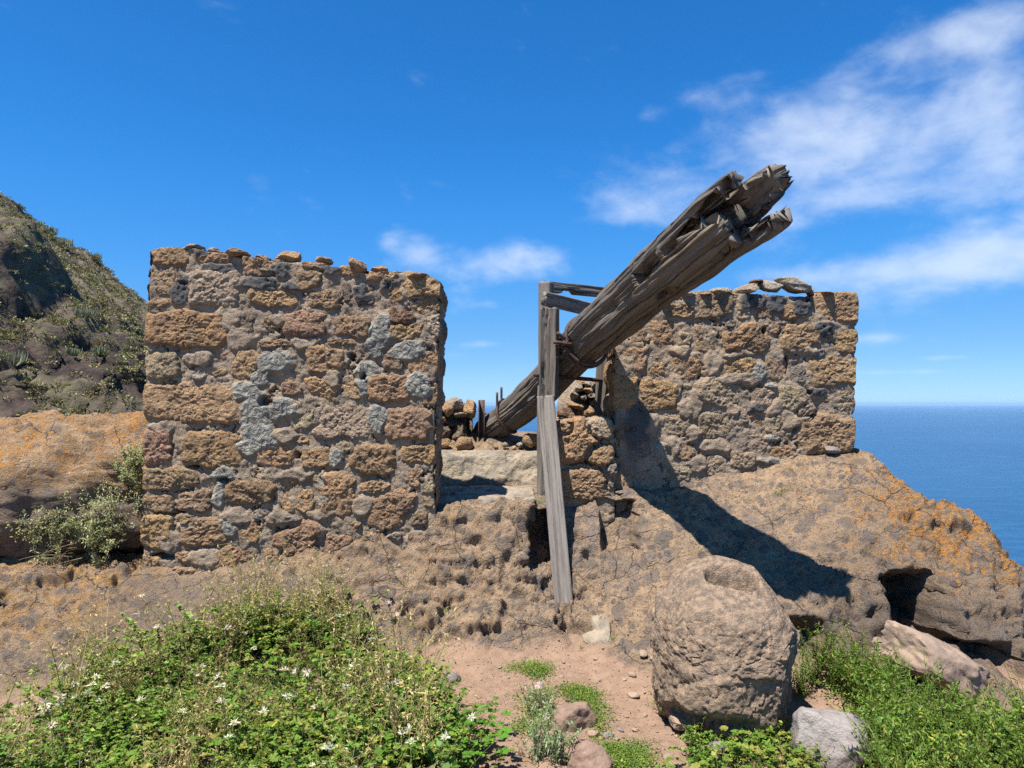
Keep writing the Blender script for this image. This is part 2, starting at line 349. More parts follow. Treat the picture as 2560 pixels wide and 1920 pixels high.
# ------------------------------------------------------------------ terrain height
COLS = [
 (-7.0, [(-4, .0), (3.0, .05), (3.8, .15), (4.4, .42), (5.2, .55), (8, .4), (12, -2), (30, -22), (60, -45)]),
 (-3.5, [(-4, .0), (3.2, .03), (3.7, .10), (4.2, .22), (4.55, .42), (4.85, .50), (5.4, .5), (8, .4), (12, -3), (30, -24), (60, -50)]),
 (-2.9, [(-4, .0), (3.3, .03), (3.8, .10), (4.2, .23), (4.55, .36), (4.8, .42), (5.4, .45), (8, .4), (12, -3), (30, -26), (60, -55)]),
 (-2.3, [(-4, .0), (3.5, .03), (4.0, .10), (4.3, .23), (4.5, .28), (4.8, .36), (5.0, .40), (5.5, .6), (7.2, .8), (8.2, .4), (12, -4), (30, -30), (60, -60)]),
 (-1.2, [(-4, .0), (3.7, .03), (4.1, .06), (4.4, .17), (4.7, .36), (4.95, .52), (5.1, .7), (5.6, .85), (7.2, .9), (8.2, .4), (12, -5), (30, -35), (60, -75)]),
 (-0.75,[(-4, .0), (3.9, .01), (4.25, .05), (4.5, .17), (4.75, .38), (4.92, .58), (5.06, .76), (5.3, .88), (6.02, .88), (6.2, 1.15), (6.6, 1.25), (7.2, 1.27), (8.2, .4), (12, -5), (30, -35), (60, -75)]),
 (-0.4, [(-4, .0), (4.1, .0), (4.4, .04), (4.52, .13), (4.75, .36), (4.88, .58), (4.97, .72), (5.06, .85), (5.2, .885), (6.02, .88), (6.2, 1.15), (6.6, 1.25), (7.2, 1.27), (8.2, .4), (12, -6), (30, -40), (60, -80)]),
 (0.05, [(-4, .0), (4.1, .0), (4.35, .03), (4.52, .12), (4.8, .37), (4.94, .60), (5.02, .78), (5.10, .86), (5.25, .89), (6.02, .88), (6.2, 1.15), (6.6, 1.25), (7.2, 1.27), (8.2, .4), (12, -6), (30, -45), (60, -90)]),
 (0.4,  [(-4, .0), (4.1, .0), (4.35, .025), (4.6, .095), (4.85, .205), (5.0, .42), (5.12, .68), (5.25, .80), (5.5, .88), (6.02, .9), (6.2, 1.15), (6.6, 1.25), (7.2, 1.27), (8.2, .4), (12, -6), (30, -45), (60, -90)]),
 (1.0,  [(-4, .0), (3.7, .01), (3.95, .04), (4.2, .15), (4.5, .33), (4.8, .535), (5.1, .79), (5.35, .95), (5.8, 1.0), (7.2, .9), (8.2, .4), (12, -6), (30, -45), (60, -90)]),
 (1.7,  [(-4, .0), (3.6, .02), (3.85, .05), (3.98, .12), (4.2, .42), (4.4, .52), (4.7, .64), (5.0, .81), (5.35, 1.04), (5.8, 1.08), (7.0, .8), (8.2, .2), (12, -7), (30, -50), (60, -95)]),
 (2.3,  [(-4, .0), (3.5, .04), (3.8, .09), (3.95, .17), (4.12, .48), (4.3, .61), (4.6, .74), (5.0, .95), (5.35, 1.18), (5.8, 1.22), (7.0, .6), (8.2, -.2), (12, -8), (30, -55), (60, -100)]),
 (2.7,  [(-4, -.1), (3.4, .02), (3.72, .07), (3.85, .16), (4.0, .40), (4.15, .53), (4.4, .63), (4.7, .81), (5.0, 1.02), (5.35, 1.24), (5.7, 1.22), (7.0, .3), (8.2, -.8), (12, -9), (30, -60), (60, -105)]),
 (3.05, [(-4, -.4), (3.4, -.05), (3.7, .05), (3.9, .2), (4.1, .42), (4.4, .60), (4.7, .80), (4.9, .86), (5.2, .74), (5.6, .4), (7.0, -.6), (8.2, -2), (12, -10), (30, -65), (60, -110)]),
 (3.35, [(-4, -.9), (3.4, -.25), (3.8, .12), (4.1, .34), (4.4, .44), (4.7, .40), (5.0, .1), (5.6, -.5), (7.0, -2), (8.2, -4), (12, -12), (30, -70), (60, -115)]),
 (4.2,  [(-4, -3), (3.4, -2.2), (4.1, -2.0), (5, -2.6), (7.0, -5), (12, -16), (30, -80), (60, -120)]),
 (12.0, [(-4, -16), (4, -16), (8, -20), (30, -95), (60, -140)]),
 (45.0, [(-4, -90), (8, -95), (30, -140), (60, -160)])]
_cx = np.array([c[0] for c in COLS])
def hz(x, y):
    x = np.atleast_1d(np.asarray(x, float)); y = np.atleast_1d(np.asarray(y, float)); x, y = np.broadcast_arrays(x, y)
    k = np.clip(np.searchsorted(_cx, x) - 1, 0, len(_cx) - 2)
    t = np.clip((x - _cx[k]) / (_cx[k + 1] - _cx[k]), 0, 1); t = t * t * (3 - 2 * t) * .5 + t * .5
    tab = np.stack([np.interp(y.ravel(), [p[0] for p in c[1]], [p[1] for p in c[1]]).reshape(y.shape) for c in COLS])
    a = np.take_along_axis(tab, k[None], 0)[0]; b = np.take_along_axis(tab, (k + 1)[None], 0)[0]
    return a * (1 - t) + b * t
def ground_at(px, py, lift=0.0, y0=2.3, y1=6.0):
    Y = np.linspace(y0, y1, 700); x = (px - 1280) / F * Y; z = EYE + (HOR - py) / F * Y
    d = z - hz(x, Y) - lift
    k = int(np.argmax(d < 0)) if (d < 0).any() else len(Y) - 1
    return np.array([x[k], Y[k], hz(x[k], Y[k])[0]])

def axis(parts):
    out = []
    for a, b, s in parts: out.append(np.arange(a, b, s))
    return np.concatenate(out)
def build_terrain():
    xs = np.concatenate([[-45, -30, -20, -13, -9, -7], axis([(-6, -4.2, .12), (-4.2, -3.6, .04), (-3.6, 3.45, .0115), (3.45, 4.4, .05)]), [4.6, 5.2, 6, 7.5, 10, 14, 20, 30, 45]])
    ys = np.concatenate([axis([(-4, 2.0, .25), (2.0, 2.9, .05), (2.9, 3.6, .013), (3.6, 5.45, .0092), (5.45, 6.4, .022), (6.4, 8.4, .08)]), [8.6, 9, 9.6, 10.5, 12, 14, 17, 21, 26, 32, 40, 50, 60]])
    n, m = len(ys), len(xs)
    X, Y = np.meshgrid(xs, ys); Z = hz(X, Y)
    V = np.stack([X, Y, Z], -1)
    # broad undulation first, then pockets, then rock relief along the normal
    near = ss(Y, 2.0, 3.2) * (1 - ss(Y, 5.6, 6.4)) * ss(X, -5, -3.8)
    dx = np.gradient(Z, axis=1) / np.gradient(X, axis=1); dy = np.gradient(Z, axis=0) / np.gradient(Y, axis=0)
    # the trodden path and soil
    wob = .12 * fbm(V * [1, 1, 0], 1.6, 3)
    dirt = 1 - ss(Z + wob * .35 + .03 * fbm(V, 5, 3), .055, .115)
    dirt = np.where(Y > 5.6, 0, dirt)
    rock = (1 - dirt)
    def push(u0, u1, z0, z1, depth, soft=.025, ylo=4.7, yhi=5.35):
        g = .03 * fbm(V, 9, 2)
        mk = ss(X + g, u0 - soft, u0 + soft) * (1 - ss(X + g, u1 - soft, u1 + soft)) * ss(Z + g, z0 - soft, z0 + soft) * (1 - ss(Z, z1 - soft, z1 + soft))
        return mk * depth * ss(Y, ylo - .05, ylo) * (1 - ss(Y, yhi, yhi + .05))
    Yd = push(.12, .30, .42, .80, .34) + push(.66, .90, .52, .86, .30, ylo=4.75, yhi=5.3)
    Yd += push(2.24, 2.50, .10, .52, .55, .06, 3.8, 4.35) + push(1.55, 1.8, .05, .28, .25, .08, 3.7, 4.25)
    Yd += push(2.5, 2.75, .10, .22, .3, .05, 3.7, 4.1) + push(-3.5, -3.2, .22, .32, .25, .05, 3.9, 4.5)
    V[..., 1] += Yd
    nz = np.stack([-dx, -dy, np.ones_like(dx)], -1); nz /= np.linalg.norm(nz, axis=-1)[..., None]
    pf = V.reshape(-1, 3)
    low = fbm(pf, 2.2, 3).reshape(n, m); mid = fbm(pf, 7.5, 4, .55, 31).reshape(n, m); rg = ridged(pf, 5.0, 3, 7).reshape(n, m)
    fine = fbm(pf, 38, 3, .6, 5).reshape(n, m)
    w1, r1 = worley(pf + .05 * np.stack([fbm(pf, 6, 2, .5, 3)] * 3, -1), 7.0, 4.0); w2, r2 = worley(pf, 17.0, 9.0); w3, r3 = worley(pf, 36.0, 2.0)
    sh = lambda a: a.reshape(n, m)
    pw = pf * [1, 1, 1.7] + .12 * np.stack([fbm(pf, 3, 3, .5, 3), fbm(pf, 3, 3, .5, 33), fbm(pf, 3, 3, .5, 63)], -1)
    w0, r0 = worley(pw, 3.4, 14.0); w0b = np.ones_like(w0)
    c1 = ss(.46 - sh(w1), 0, .10) * (sh(r1) > .78); c2 = ss(.46 - sh(w2), 0, .14) * (sh(r2) > .72); c3 = ss(.5 - sh(w3), 0, .25) * (sh(r3) > .6)
    rightm = ss(X, 1.3, 2.2) * ss(X * .55 + 4.6 - Y, .85, 1.5)        # the pitted right flank
    leftledge = ss(-X, 2.2, 2.8)
    front = ss(Y, 4.3, 4.55) * (1 - ss(Y, 5.05, 5.2)) * ss(X, -1.9, -1.0) * (1 - ss(X, .45, .7))
    rough = .45 + .55 * np.maximum(rightm, np.maximum(leftledge * .6, front * .8))
    f18 = fbm(pf, 17, 3, .65, 55).reshape(n, m); rg2 = ridged(pf, 14, 3, 19).reshape(n, m)
    disp = .040 * low + rough * (.014 * mid + .010 * rg) + .004 * f18 + .003 * rg2 + .005 * fine * (.5 + rough * .5)
    blk = (sh(r0) - .5) * ss(sh(w0b), .02, .09); crk = ss(np.abs(fbm(pf, 2.6, 3, .6, 120)).reshape(n, m), .035, .0)
    sel = (near.ravel() > 0)
    def blur(a, k):
        for _ in range(k): a = (a + np.roll(a, 1, 0) + np.roll(a, -1, 0) + np.roll(a, 1, 1) + np.roll(a, -1, 1)) / 5
        return a
    def fsel(p, sc, off, k):
        a = np.zeros(len(pf), np.float32); a[sel] = facets(p[sel], sc, off); return blur(sh(a), k)
    fc1 = fsel(pw, 4.0, 5.0, 2); fc2 = fsel(pw, 10.0, 8.0, 1); fc3 = fsel(pf, 24.0, 1.0, 0)
    br = np.maximum(np.maximum(front, leftledge), rightm * .8)
    disp += (.020 + .058 * br - .02 * rightm) * fc1 + (.012 + .020 * br + .014 * rightm) * fc2 + (.005 + .006 * br) * fc3 - .035 * crk * rough
    terr = (V[..., 2] + .05 * low) * 8.0; tf = terr - np.floor(terr); disp += front * .030 * (ss(tf, .0, .25) - tf)
    disp += rightm * (.026 * ridged(pf, 4.6, 3, 23).reshape(n, m) + .020 * fbm(pf, 9, 3, .65, 91).reshape(n, m))
    disp += rough * (.014 * c1 + .009 * c2 + .006 * c3)
    steep = ss(np.hypot(dx, dy), .7, 1.8)
    pits = ss(fbm(pf, 11, 2, .5, 77).reshape(n, m), .28, .6)
    disp -= pits * (.003 + .05 * rightm * steep)
    disp = disp * rock * near + dirt * near * (.014 * low + .004 * fine + .013 * mid + .004 * f18)
    keep = 1 - ss(Y, 5.12, 5.22) * (1 - ss(Y, 6.2, 6.5)) * ss(X, -.75, -.6) * (1 - ss(X, .30, .42))     # the trodden basin floor stays flat
    disp *= keep
    V = V + nz * disp[..., None]
    hid = (Y > 6.45)
    V[..., 2] += np.where(hid, .12 * fbm(pf * [1, 1, 0], .8, 3).reshape(n, m) + np.clip((Y - 8) / 30, 0, 1) * 2.5 * fbm(pf * [1, 1, 0], .11, 4).reshape(n, m), 0)
    lich = np.maximum(ss(X, 1.0, 2.4) * ss(Z, .30, .65) * (.30 + .62 * ss(X + (5.4 - Y) * .4, 2.2, 3.1)), 0) * (1 - .75 * steep)
    ochre = np.maximum(leftledge * ss(Y, 4.0, 4.3) * (1 - ss(X, -2.5, -2.2)), .35 * ss(-X, -.2, .4) * (1 - ss(-X, 1.6, 2)) * ss(Y, 4.6, 4.9))
    grey = np.maximum(rightm * (.45 + .4 * steep), .55 * ss(-X, .4, 2.4) * (1 - ss(-X, 2.5, 3)) * (1 - ss(Y, 4.75, 5)))
    clast = np.clip(c1 + c2 * .9 + c3 * .6, 0, 1) * rock
    A = dict(clast=clast.ravel(), dirt=dirt.ravel(), lichen=lich.ravel(), rid=np.where(sh(w1) < .5, sh(r1), sh(r2)).ravel() * 1.0, ochre=ochre.ravel(), grey=grey.ravel())
    Fq = gridfaces(n, m)
    isd = A['dirt'][Fq].mean(1) > .55
    Vf = V.reshape(-1, 3)
    for nm, mk in (('bedrock', ~isd), ('path', isd)):
        f = Fq[mk]; used = np.unique(f); re = np.zeros(len(Vf), np.int32); re[used] = np.arange(len(used))
        o = mesh_obj(nm, Vf[used], re[f], M_ROCK, attrs={k: a[used] for k, a in A.items()}); tag(o, kind='structure')
    return V, xs, ys
TV, TXS, TYS = build_terrain()
def tz(x, y):
    """height of the finished terrain, nearest grid point"""
    i = np.clip(np.searchsorted(TYS, y), 0, len(TYS) - 1); j = np.clip(np.searchsorted(TXS, x), 0, len(TXS) - 1)
    return TV[i, j, 2]

# sea
def build_sea():
    m, t = mat_new('sea_water'); v = node(t, 'ShaderNodeNewGeometry').outputs['Position']
    mp = node(t, 'ShaderNodeMapping', {'Vector': v, 'Scale': (.010, .028, .02), 'Rotation': (0, 0, .25)}).outputs[0]
    w1 = noise(t, mp, 1.0, 9, .62, .4); w2 = noise(t, v, .0012, 4, .5)
    c = mix(t, sstep(t, w2, .3, .7), (.003, .052, .130), (.006, .063, .150))
    c = mix(t, sstep(t, w1, .45, .75), c, (.011, .086, .175))
    mat_out(t, c, .35, w1, .55, 7.0, .35)
    n = 24; a = np.linspace(0, 2 * np.pi, 97)[:-1]; rr = np.concatenate([[0.0], np.geomspace(100, 90000, n)])
    V = np.stack([np.outer(rr, np.cos(a)), np.outer(rr, np.sin(a)), np.full((n + 1, 96), -190.0)], -1).reshape(-1, 3)
    tag(mesh_obj('sea', V, gridfaces(n + 1, 96, True), m), kind='structure')
build_sea()

# ------------------------------------------------------------------ far hillside
def hill_z(X, Y):
    ridge = -0.745 * X - 28.8 + .04 * (Y - 120)
    slope = -2.6 + (Y - 66) * .50 - (X + 45) * (.30 + .0030 * (Y - 66))
    back = ridge - (Y - 118) * .55
    z = np.minimum(np.minimum(ridge + 1.2, slope), back)
    z = np.where(Y < 66, slope - (66 - Y) * .25, z)
    return z
def build_hill():
    xs = np.arange(-150, -4, .55); ys = np.concatenate([np.arange(40, 62, 1.2), np.arange(62, 128, .45), np.arange(128, 190, 4)])
    X, Y = np.meshgrid(xs, ys); Z = hill_z(X, Y); n, m = X.shape
    V = np.stack([X, Y, Z], -1); pf = V.reshape(-1, 3)
    cr = ridged(pf * [1, 1, 1.5], .075, 4, 3).reshape(n, m); lw = fbm(pf, .05, 4, .5, 8).reshape(n, m); hi = fbm(pf, .45, 3, .6, 2).reshape(n, m)
    lowz = 1 - ss(Z, 0, 16)
    V[..., 2] += 9.0 * ss(-X, 56.5, 60.0) * (1 - ss(Y, 88, 96)) * ss(Y, 74, 84) * ss(Z + 9, 2, 12)        # the crag at the left edge
    V[..., 2] += .9 * lw + (.9 + 1.7 * lowz) * cr + .6 * hi + .35 * ridged(pf, .9, 2, 14).reshape(n, m)
    V[..., 0] += (.8 + 1.6 * lowz) * fbm(pf, .2, 3, .5, 40).reshape(n, m); V[..., 1] += (.8 + 1.2 * lowz) * fbm(pf, .22, 3, .5, 60).reshape(n, m)
    mt, t = mat_new('hillside'); v = objvec(t, False)
    a = noise(t, v, .5, 8, .7); b = noise(t, v, .09, 5, .6)
    c = mix(t, sstep(t, a, .38, .64), (.185, .145, .10), (.05, .041, .037))
    c = mix(t, math_(t, 'MULTIPLY', sstep(t, b, .42, .62), .5), c, (.13, .12, .065))
    c = mix(t, math_(t, 'MULTIPLY', attr(t, 'low'), sstep(t, b, .62, .45)), c, mix(t, sstep(t, a, .4, .62), (.075, .055, .045), (.028, .022, .021)))
    mat_out(t, c, .95, a, 1.0, .8, .1)
    tag(mesh_obj('hill', V.reshape(-1, 3), gridfaces(n, m), mt, attrs=dict(low=(1 - ss(Z, 2, 20)).ravel())), kind='structure')
    return V, xs, ys
HV, HXS, HYS = build_hill()
# ------------------------------------------------------------------ masonry
SCOL = {'o': (.56, .335, .17), 'b': (.41, .265, .15), 't': (.55, .425, .295), 'r': (.49, .285, .17), 'k': (.115, .10, .09), 'g': (.29, .265, .235), 'w': (.52, .46, .37), 'd': (.16, .075, .055)}
def sfield(S, u, v):
    """superellipse field of every stone at points u,v -> array (stones, points); 1 on the outline"""
    c, s = np.cos(S[:, 4]), np.sin(S[:, 4])
    du = u[None] - S[:, 0, None]; dv = v[None] - S[:, 1, None]
    a = (c[:, None] * du + s[:, None] * dv) / S[:, 2, None]; b = (-s[:, None] * du + c[:, None] * dv) / S[:, 3, None]
    return (np.abs(a) ** 4.0 + np.abs(b) ** 4.0) ** (1 / 4.0)
def stone_mesh(S, i, seed, proud, ulim, vlim, edge_depth, to_world, sc=1.0, nrough=1.0):
    """one face stone: outline where its own field wins, domed and roughened; u along the wall, v up, third axis out of the wall"""
    r = np.random.default_rng(seed)
    u0, v0, hw, hh = S[i, :4]; rm = max(hw, hh)
    nseg = int(np.clip(2 * np.pi * rm / .0135, 22, 160)); nring = int(np.clip(rm / .0105, 5, 30))
    th = np.linspace(0, 2 * np.pi, nseg, endpoint=False)
    rs = np.linspace(.02, 1.0, 46) * rm * 1.5
    U = u0 + np.outer(np.cos(th), rs); Vv = v0 + np.outer(np.sin(th), rs)
    pts = np.stack([U, np.full_like(U, seed * .37), Vv], -1)
    w = .018 * fbm(pts, 9, 2) + .012 * fbm(pts, 26, 2)
    w2 = .018 * fbm(pts, 9, 2, .5, 50) + .012 * fbm(pts, 26, 2, .5, 70)
    Fd = sfield(S, (U + w).ravel(), (Vv + w2).ravel()).reshape(len(S), nseg, -1)
    mine = Fd[i].copy(); Fd[i] = 99
    gap = .004 / min(hw, hh)
    bad = (mine > 1) | (Fd.min(0) < mine + gap)
    k = np.where(bad.any(1), bad.argmax(1), len(rs) - 1)
    rad = np.maximum(rs[np.maximum(k - 1, 0)], .012)
    rad = np.minimum(rad, (np.roll(rad, 1) + np.roll(rad, -1)) / 2 * 1.15)
    rho = np.concatenate([[0.0], np.linspace(.06, .88, nring), [.94, .985, 1.0, 1.0]])
    Ug = u0 + rho[:, None] * rad * np.cos(th); Vg = v0 + rho[:, None] * rad * np.sin(th)
    lo, hi = ulim(Vg); top = vlim(Ug)
    e = .012 * fbm(np.stack([Ug * 0, Vg, Vg * 0], -1), 8, 3, .5, seed)
    cl = (Ug < lo + e) | (Ug > hi + e) | (Vg > top + .02 + e)
    Ug = np.clip(Ug, lo + e, hi + e); Vg = np.minimum(Vg, top + .02 + e)
    rr = np.broadcast_to(rho[:, None], Ug.shape)
    q = np.stack([Ug, Vg, np.full_like(Ug, seed * 1.31)], -1)
    tilt = r.normal(0, .05, 2); an_ = r.uniform(.3, 1.1); ca_, sa_ = math.cos(an_), math.sin(an_); chis = r.choice([0, .004, .008])
    h = proud * (1 - rr ** 8) - .022 * ss(rr, .80, 1.0)
    amp = (1 - .6 * rr ** 6) * nrough * .50
    h = h + amp * (.017 * fbm(q, 6, 2) + .013 * fbm(q, 15, 3, .62) + .007 * ridged(q * [1, 1.5, 1], 24, 3) - .013 * ss(fbm(q, 24, 2, .5, 9), .22, .42) + .006 * fbm(q, 60, 2, .7) + chis * ridged(np.stack([Ug * ca_ + Vg * sa_, (Vg * ca_ - Ug * sa_) * 5.5, q[..., 2]], -1), 9, 2)) + (Ug - u0) * tilt[0] + (Vg - v0) * tilt[1]
    h[-1] = np.where(cl[-1] | cl[-2], -edge_depth, -.085); h[-2] = np.where(cl[-2], np.minimum(h[-2], h[-4]), h[-2])
    W = to_world(Ug.ravel(), Vg.ravel(), h.ravel())
    n = len(rho)
    return W, gridfaces(n, nseg, True)
def build_masonry(root, stones, ulim, vlim, vbot, to_world, thick, patches, raised, holes, fill=(.03, .07), nfill=120, proud=.021, seed=0, res=.0105, mort_off=0.0, edge_depth=.2, closed=True, darks=()):
    """mortar body (part 'mortar') with every face stone as a part 'stone'; all in wall coordinates"""
    S = np.array([[a, b, c, d, e] for a, b, c, d, e, k in stones]); K = [k for *_, k in stones]
    r = np.random.default_rng(seed + 5)
    zz = np.linspace(vbot, max(vlim(np.array([ulim(np.array([vbot + .5]))[0][0], ulim(np.array([vbot + .5]))[1][0]]))) , 9)
    u_lo = min(ulim(zz)[0]); u_hi = max(ulim(zz)[1])
    add = []
    for k in range(nfill * 12):
        if len(add) >= nfill: break
        u = r.uniform(u_lo, u_hi); v = r.uniform(vbot, vlim(np.array([u]))[0]); rad = r.uniform(*fill)
        A = np.vstack([S] + [np.array(add)]) if add else S
        f = sfield(A, np.array([u]), np.array([v]))[:, 0]; g = (f - 1) * np.minimum(A[:, 2], A[:, 3])
        if g.min() > rad * .45:
            add.append([u, v, rad * r.uniform(1, 1.5), rad * r.uniform(.6, 1), r.uniform(-.5, .5)]); K.append(r.choice(list('ootbrg')))
    if add: S = np.vstack([S, np.array(add)])
    nh = len(stones)
    for i in range(len(S)):
        pr = proud * r.uniform(.65, 1.35) * (1 if i < nh else .55) + (.014 if S[i, 2] * S[i, 3] > .019 else 0)
        W, Fq = stone_mesh(S, i, seed * 1000 + i, pr, ulim, vlim, edge_depth, to_world)
        base = np.array(SCOL[K[i]]) * r.uniform(.82, 1.15) * np.array([1, r.uniform(.94, 1.06), r.uniform(.9, 1.12)])
        mesh_obj('stone', W, Fq, M_STONE, parent=root, color=tuple(np.clip(base, 0, 1)))
    # mortar body
    nu = int((u_hi - u_lo) / res); vmax = max(vlim(np.linspace(u_lo, u_hi, 60))); nv = int((vmax - vbot) / res)
    a = np.linspace(0, 1, nu); b = np.linspace(0, 1, nv)
    Ag, Bg = np.meshgrid(a, b)
    um = u_lo + Ag * (u_hi - u_lo); T = vlim(um); Vg = vbot + Bg * (T - vbot)
    lo, hi = ulim(Vg); Ug = lo + .014 + Ag * (hi - lo - .028)
    q = np.stack([Ug, Vg, np.full_like(Ug, seed * 2.3)], -1); wu = .025 * fbm(q, 7, 3); wv = .025 * fbm(q, 7, 3, .5, 40)
    pt = np.zeros_like(Ug); dk = np.zeros_like(Ug)
    for (cu, cv, hu, hv, *_r) in patches:
        d = np.sqrt(((Ug + wu * 1.6 - cu) / hu) ** 2 + ((Vg + wv * 1.6 - cv) / hv) ** 2); pt = np.maximum(pt, 1 - ss(d, .72, 1.08))
    rs_ = pt.copy()
    for (cu, cv, hu, hv, *_r) in raised:
        d = np.sqrt(((Ug + wu * 1.6 - cu) / hu) ** 2 + ((Vg + wv * 1.6 - cv) / hv) ** 2); rs_ = np.maximum(rs_, 1 - ss(d, .72, 1.08))
    for (cu, cv, hu, hv) in darks:
        d = np.sqrt(((Ug + wu * 1.6 - cu) / hu) ** 2 + ((Vg + wv * 1.6 - cv) / hv) ** 2); dk = np.maximum(dk, 1 - ss(d, .72, 1.08))
    h = mort_off + .011 + .011 * fbm(q, 6, 3) + .008 * fbm(q, 20, 3, .6) + .004 * ridged(q, 45, 2) + .003 * fbm(q, 80, 2)
    h = h - (1 - rs_) * .045 * ss(fbm(q, 5.5, 2, .5, 15), .12, .40) * ss(np.abs(fbm(q, 10, 3, .6, 90)), .10, .03)
    h = h * (1 - .4 * rs_) + np.maximum(rs_, dk * .8) * (.024 + .006 * fbm(q, 9, 2, .5, 4) + .004 * ridged(q, 17, 2, 6))
    for (cu, cv, hu, hv) in holes:
        d = np.sqrt(((Ug + wu - cu) / hu) ** 2 + ((Vg + wv - cv) / hv) ** 2); h -= .09 * (1 - ss(d, .6, 1.05))
    front = to_world(Ug.ravel(), Vg.ravel(), h.ravel())
    idx = np.arange(nu * nv).reshape(nv, nu)
    per = np.concatenate([idx[0, :], idx[1:, -1], idx[-1, -2::-1], idx[-2:0:-1, 0]])
    pu, pv, ph = Ug.ravel()[per], Vg.ravel()[per], h.ravel()[per]
    V = [front]; Fs = [gridfaces(nv, nu)]; A1 = [pt.ravel()]; A2 = [dk.ravel()]; ND = 14; off = nu * nv
    cu = (u_lo + u_hi) / 2
    prev = per
    for k in range(1, ND + 1):
        d = ph * (1 - k / ND) - thick * k / ND
        qq = np.stack([pu, pv, d], -1)
        jj = .02 * fbm(qq, 9, 3, .5, seed) + .01 * fbm(qq, 30, 2, .5, seed)
        W = to_world(pu + np.sign(pu - cu) * np.where(np.minimum(np.abs(pu - u_lo), np.abs(pu - u_hi)) < .08, jj, 0), pv + np.where(pv > vbot + .1, jj, 0), d)
        cur = off + np.arange(len(per)); off += len(per)
        V.append(W); A1.append(np.zeros(len(per))); A2.append(np.zeros(len(per)))
        Fs.append(np.stack([prev, np.roll(prev, -1), np.roll(cur, -1), cur], -1)[:, ::-1]); prev = cur
    Fs.append(prev[None, :])
    mesh_obj('mortar', np.concatenate(V), Fs, M_MORTAR, parent=root, attrs=dict(patch=np.concatenate(A1), dark=np.concatenate(A2)))
    return S
def add_lump(root, name, c, rad, rot, seed, col, sub=4, **kw):
    V, Fc = lump(c, rad, rot, seed, sub, **kw)
    return mesh_obj(name, V, Fc, M_STONE, parent=root, color=col)
def cvt(lst, x0, y0, sc, Y, grow=1.26):
    """stones noted in an enlarged crop (x0,y0 = its corner, sc = its enlargement) -> metres on the wall plane at distance Y"""
    out = []
    for e in lst:
        zx, zy, hw, hh = e[:4]; rot = e[4] if len(e) > 5 else 0; k = e[-1]
        p = P(x0 + zx / sc, y0 + zy / sc, Y); m = Y / F / sc * grow
        out.append((p[0], p[2], hw * m, hh * m, R(-rot), k))
    return out
def cvb(lst, x0, y0, sc, Y, gr=1.0):
    return [(a[0], a[1], a[2] * gr, a[3] * gr) for a in cvt([tuple(e) + ('o',) for e in lst], x0, y0, sc, Y, 1.0)]

# --- left wall
YL, YR = 5.0, 5.42
L1 = [(235,180,120,70,'o'),(185,345,88,110,'b'),(160,500,75,38,'o'),(550,400,165,125,'t'),(550,180,110,45,'o'),(350,670,265,130,'o'),(185,915,115,105,'t'),(440,985,50,55,'w'),
 (400,1180,345,125,4,'o'),(150,1500,90,130,'r'),(540,1510,190,120,'o'),(860,230,120,75,'b'),(960,460,190,55,10,'o'),(1200,330,80,75,'b'),(1230,220,80,50,'o'),(1500,270,80,40,'o'),(1720,300,110,45,'o'),
 (1980,370,140,100,'o'),(1300,470,130,70,'b'),(1540,440,110,80,'k'),(1800,430,60,60,'o'),(2010,510,105,60,'o'),(1180,630,150,90,'r'),(1480,660,130,80,'b'),(1420,760,110,30,'o'),(1850,590,90,60,'d'),
 (1870,690,115,70,'o'),(2060,640,50,110,'t'),(760,920,90,100,10,'o'),(1310,880,125,100,'o'),(980,770,110,30,'b'),(1090,1080,70,45,'b'),(1300,1090,130,60,30,'o'),(1490,1070,65,90,'o'),(1770,1080,150,95,'o'),
 (1990,900,105,95,'o'),(2020,1120,78,80,'b'),(1780,880,70,90,'b'),(1160,1260,90,100,'t'),(1440,1310,200,110,'t'),(1880,1320,150,110,'r'),(910,1420,65,35,'o'),(1150,1440,45,30,'o'),(980,1540,130,75,'o'),
 (1250,1560,100,70,'o'),(1440,1490,60,45,'t'),(1640,1580,150,100,'b'),(1960,1540,115,70,'o'),(760,630,60,70,'k'),(940,630,60,40,'b'),(2000,760,70,40,'g'),(1660,180,60,30,'r'),(420,115,60,35,'w')]
L2 = [(240,550,195,95,'b'),(170,710,118,65,'b'),(400,690,120,80,'b'),(780,640,170,80,'b'),(1130,690,115,85,'o'),(1240,545,50,35,'o'),(1400,640,135,140,'o'),(1640,600,120,40,'o'),(1930,530,60,80,'o'),(1770,760,180,120,-25,'o'),
 (2020,590,42,70,'t'),(150,900,110,120,'o'),(360,830,60,55,'b'),(470,910,150,95,'o'),(780,910,80,80,'o'),(1120,960,170,90,-20,'r'),(1380,990,110,70,'r'),(700,1100,130,80,'r'),(240,1190,160,40,'o'),(1480,1110,115,90,'o'),
 (1230,1150,100,50,'o'),(1950,800,70,60,'b'),(1470,1270,45,35,'o'),(1480,880,80,40,'o'),(1780,940,60,30,'t'),(640,1195,80,30,'o'),(2000,700,50,45,'b'),(1620,960,60,60,'b'),(950,1080,70,60,'o'),(330,1080,60,40,'o'),(1060,820,70,30,'g')]
SL = cvt(L1, 340, 580, 2.765, YL) + cvt(L2, 340, 1000, 2.765, YL)
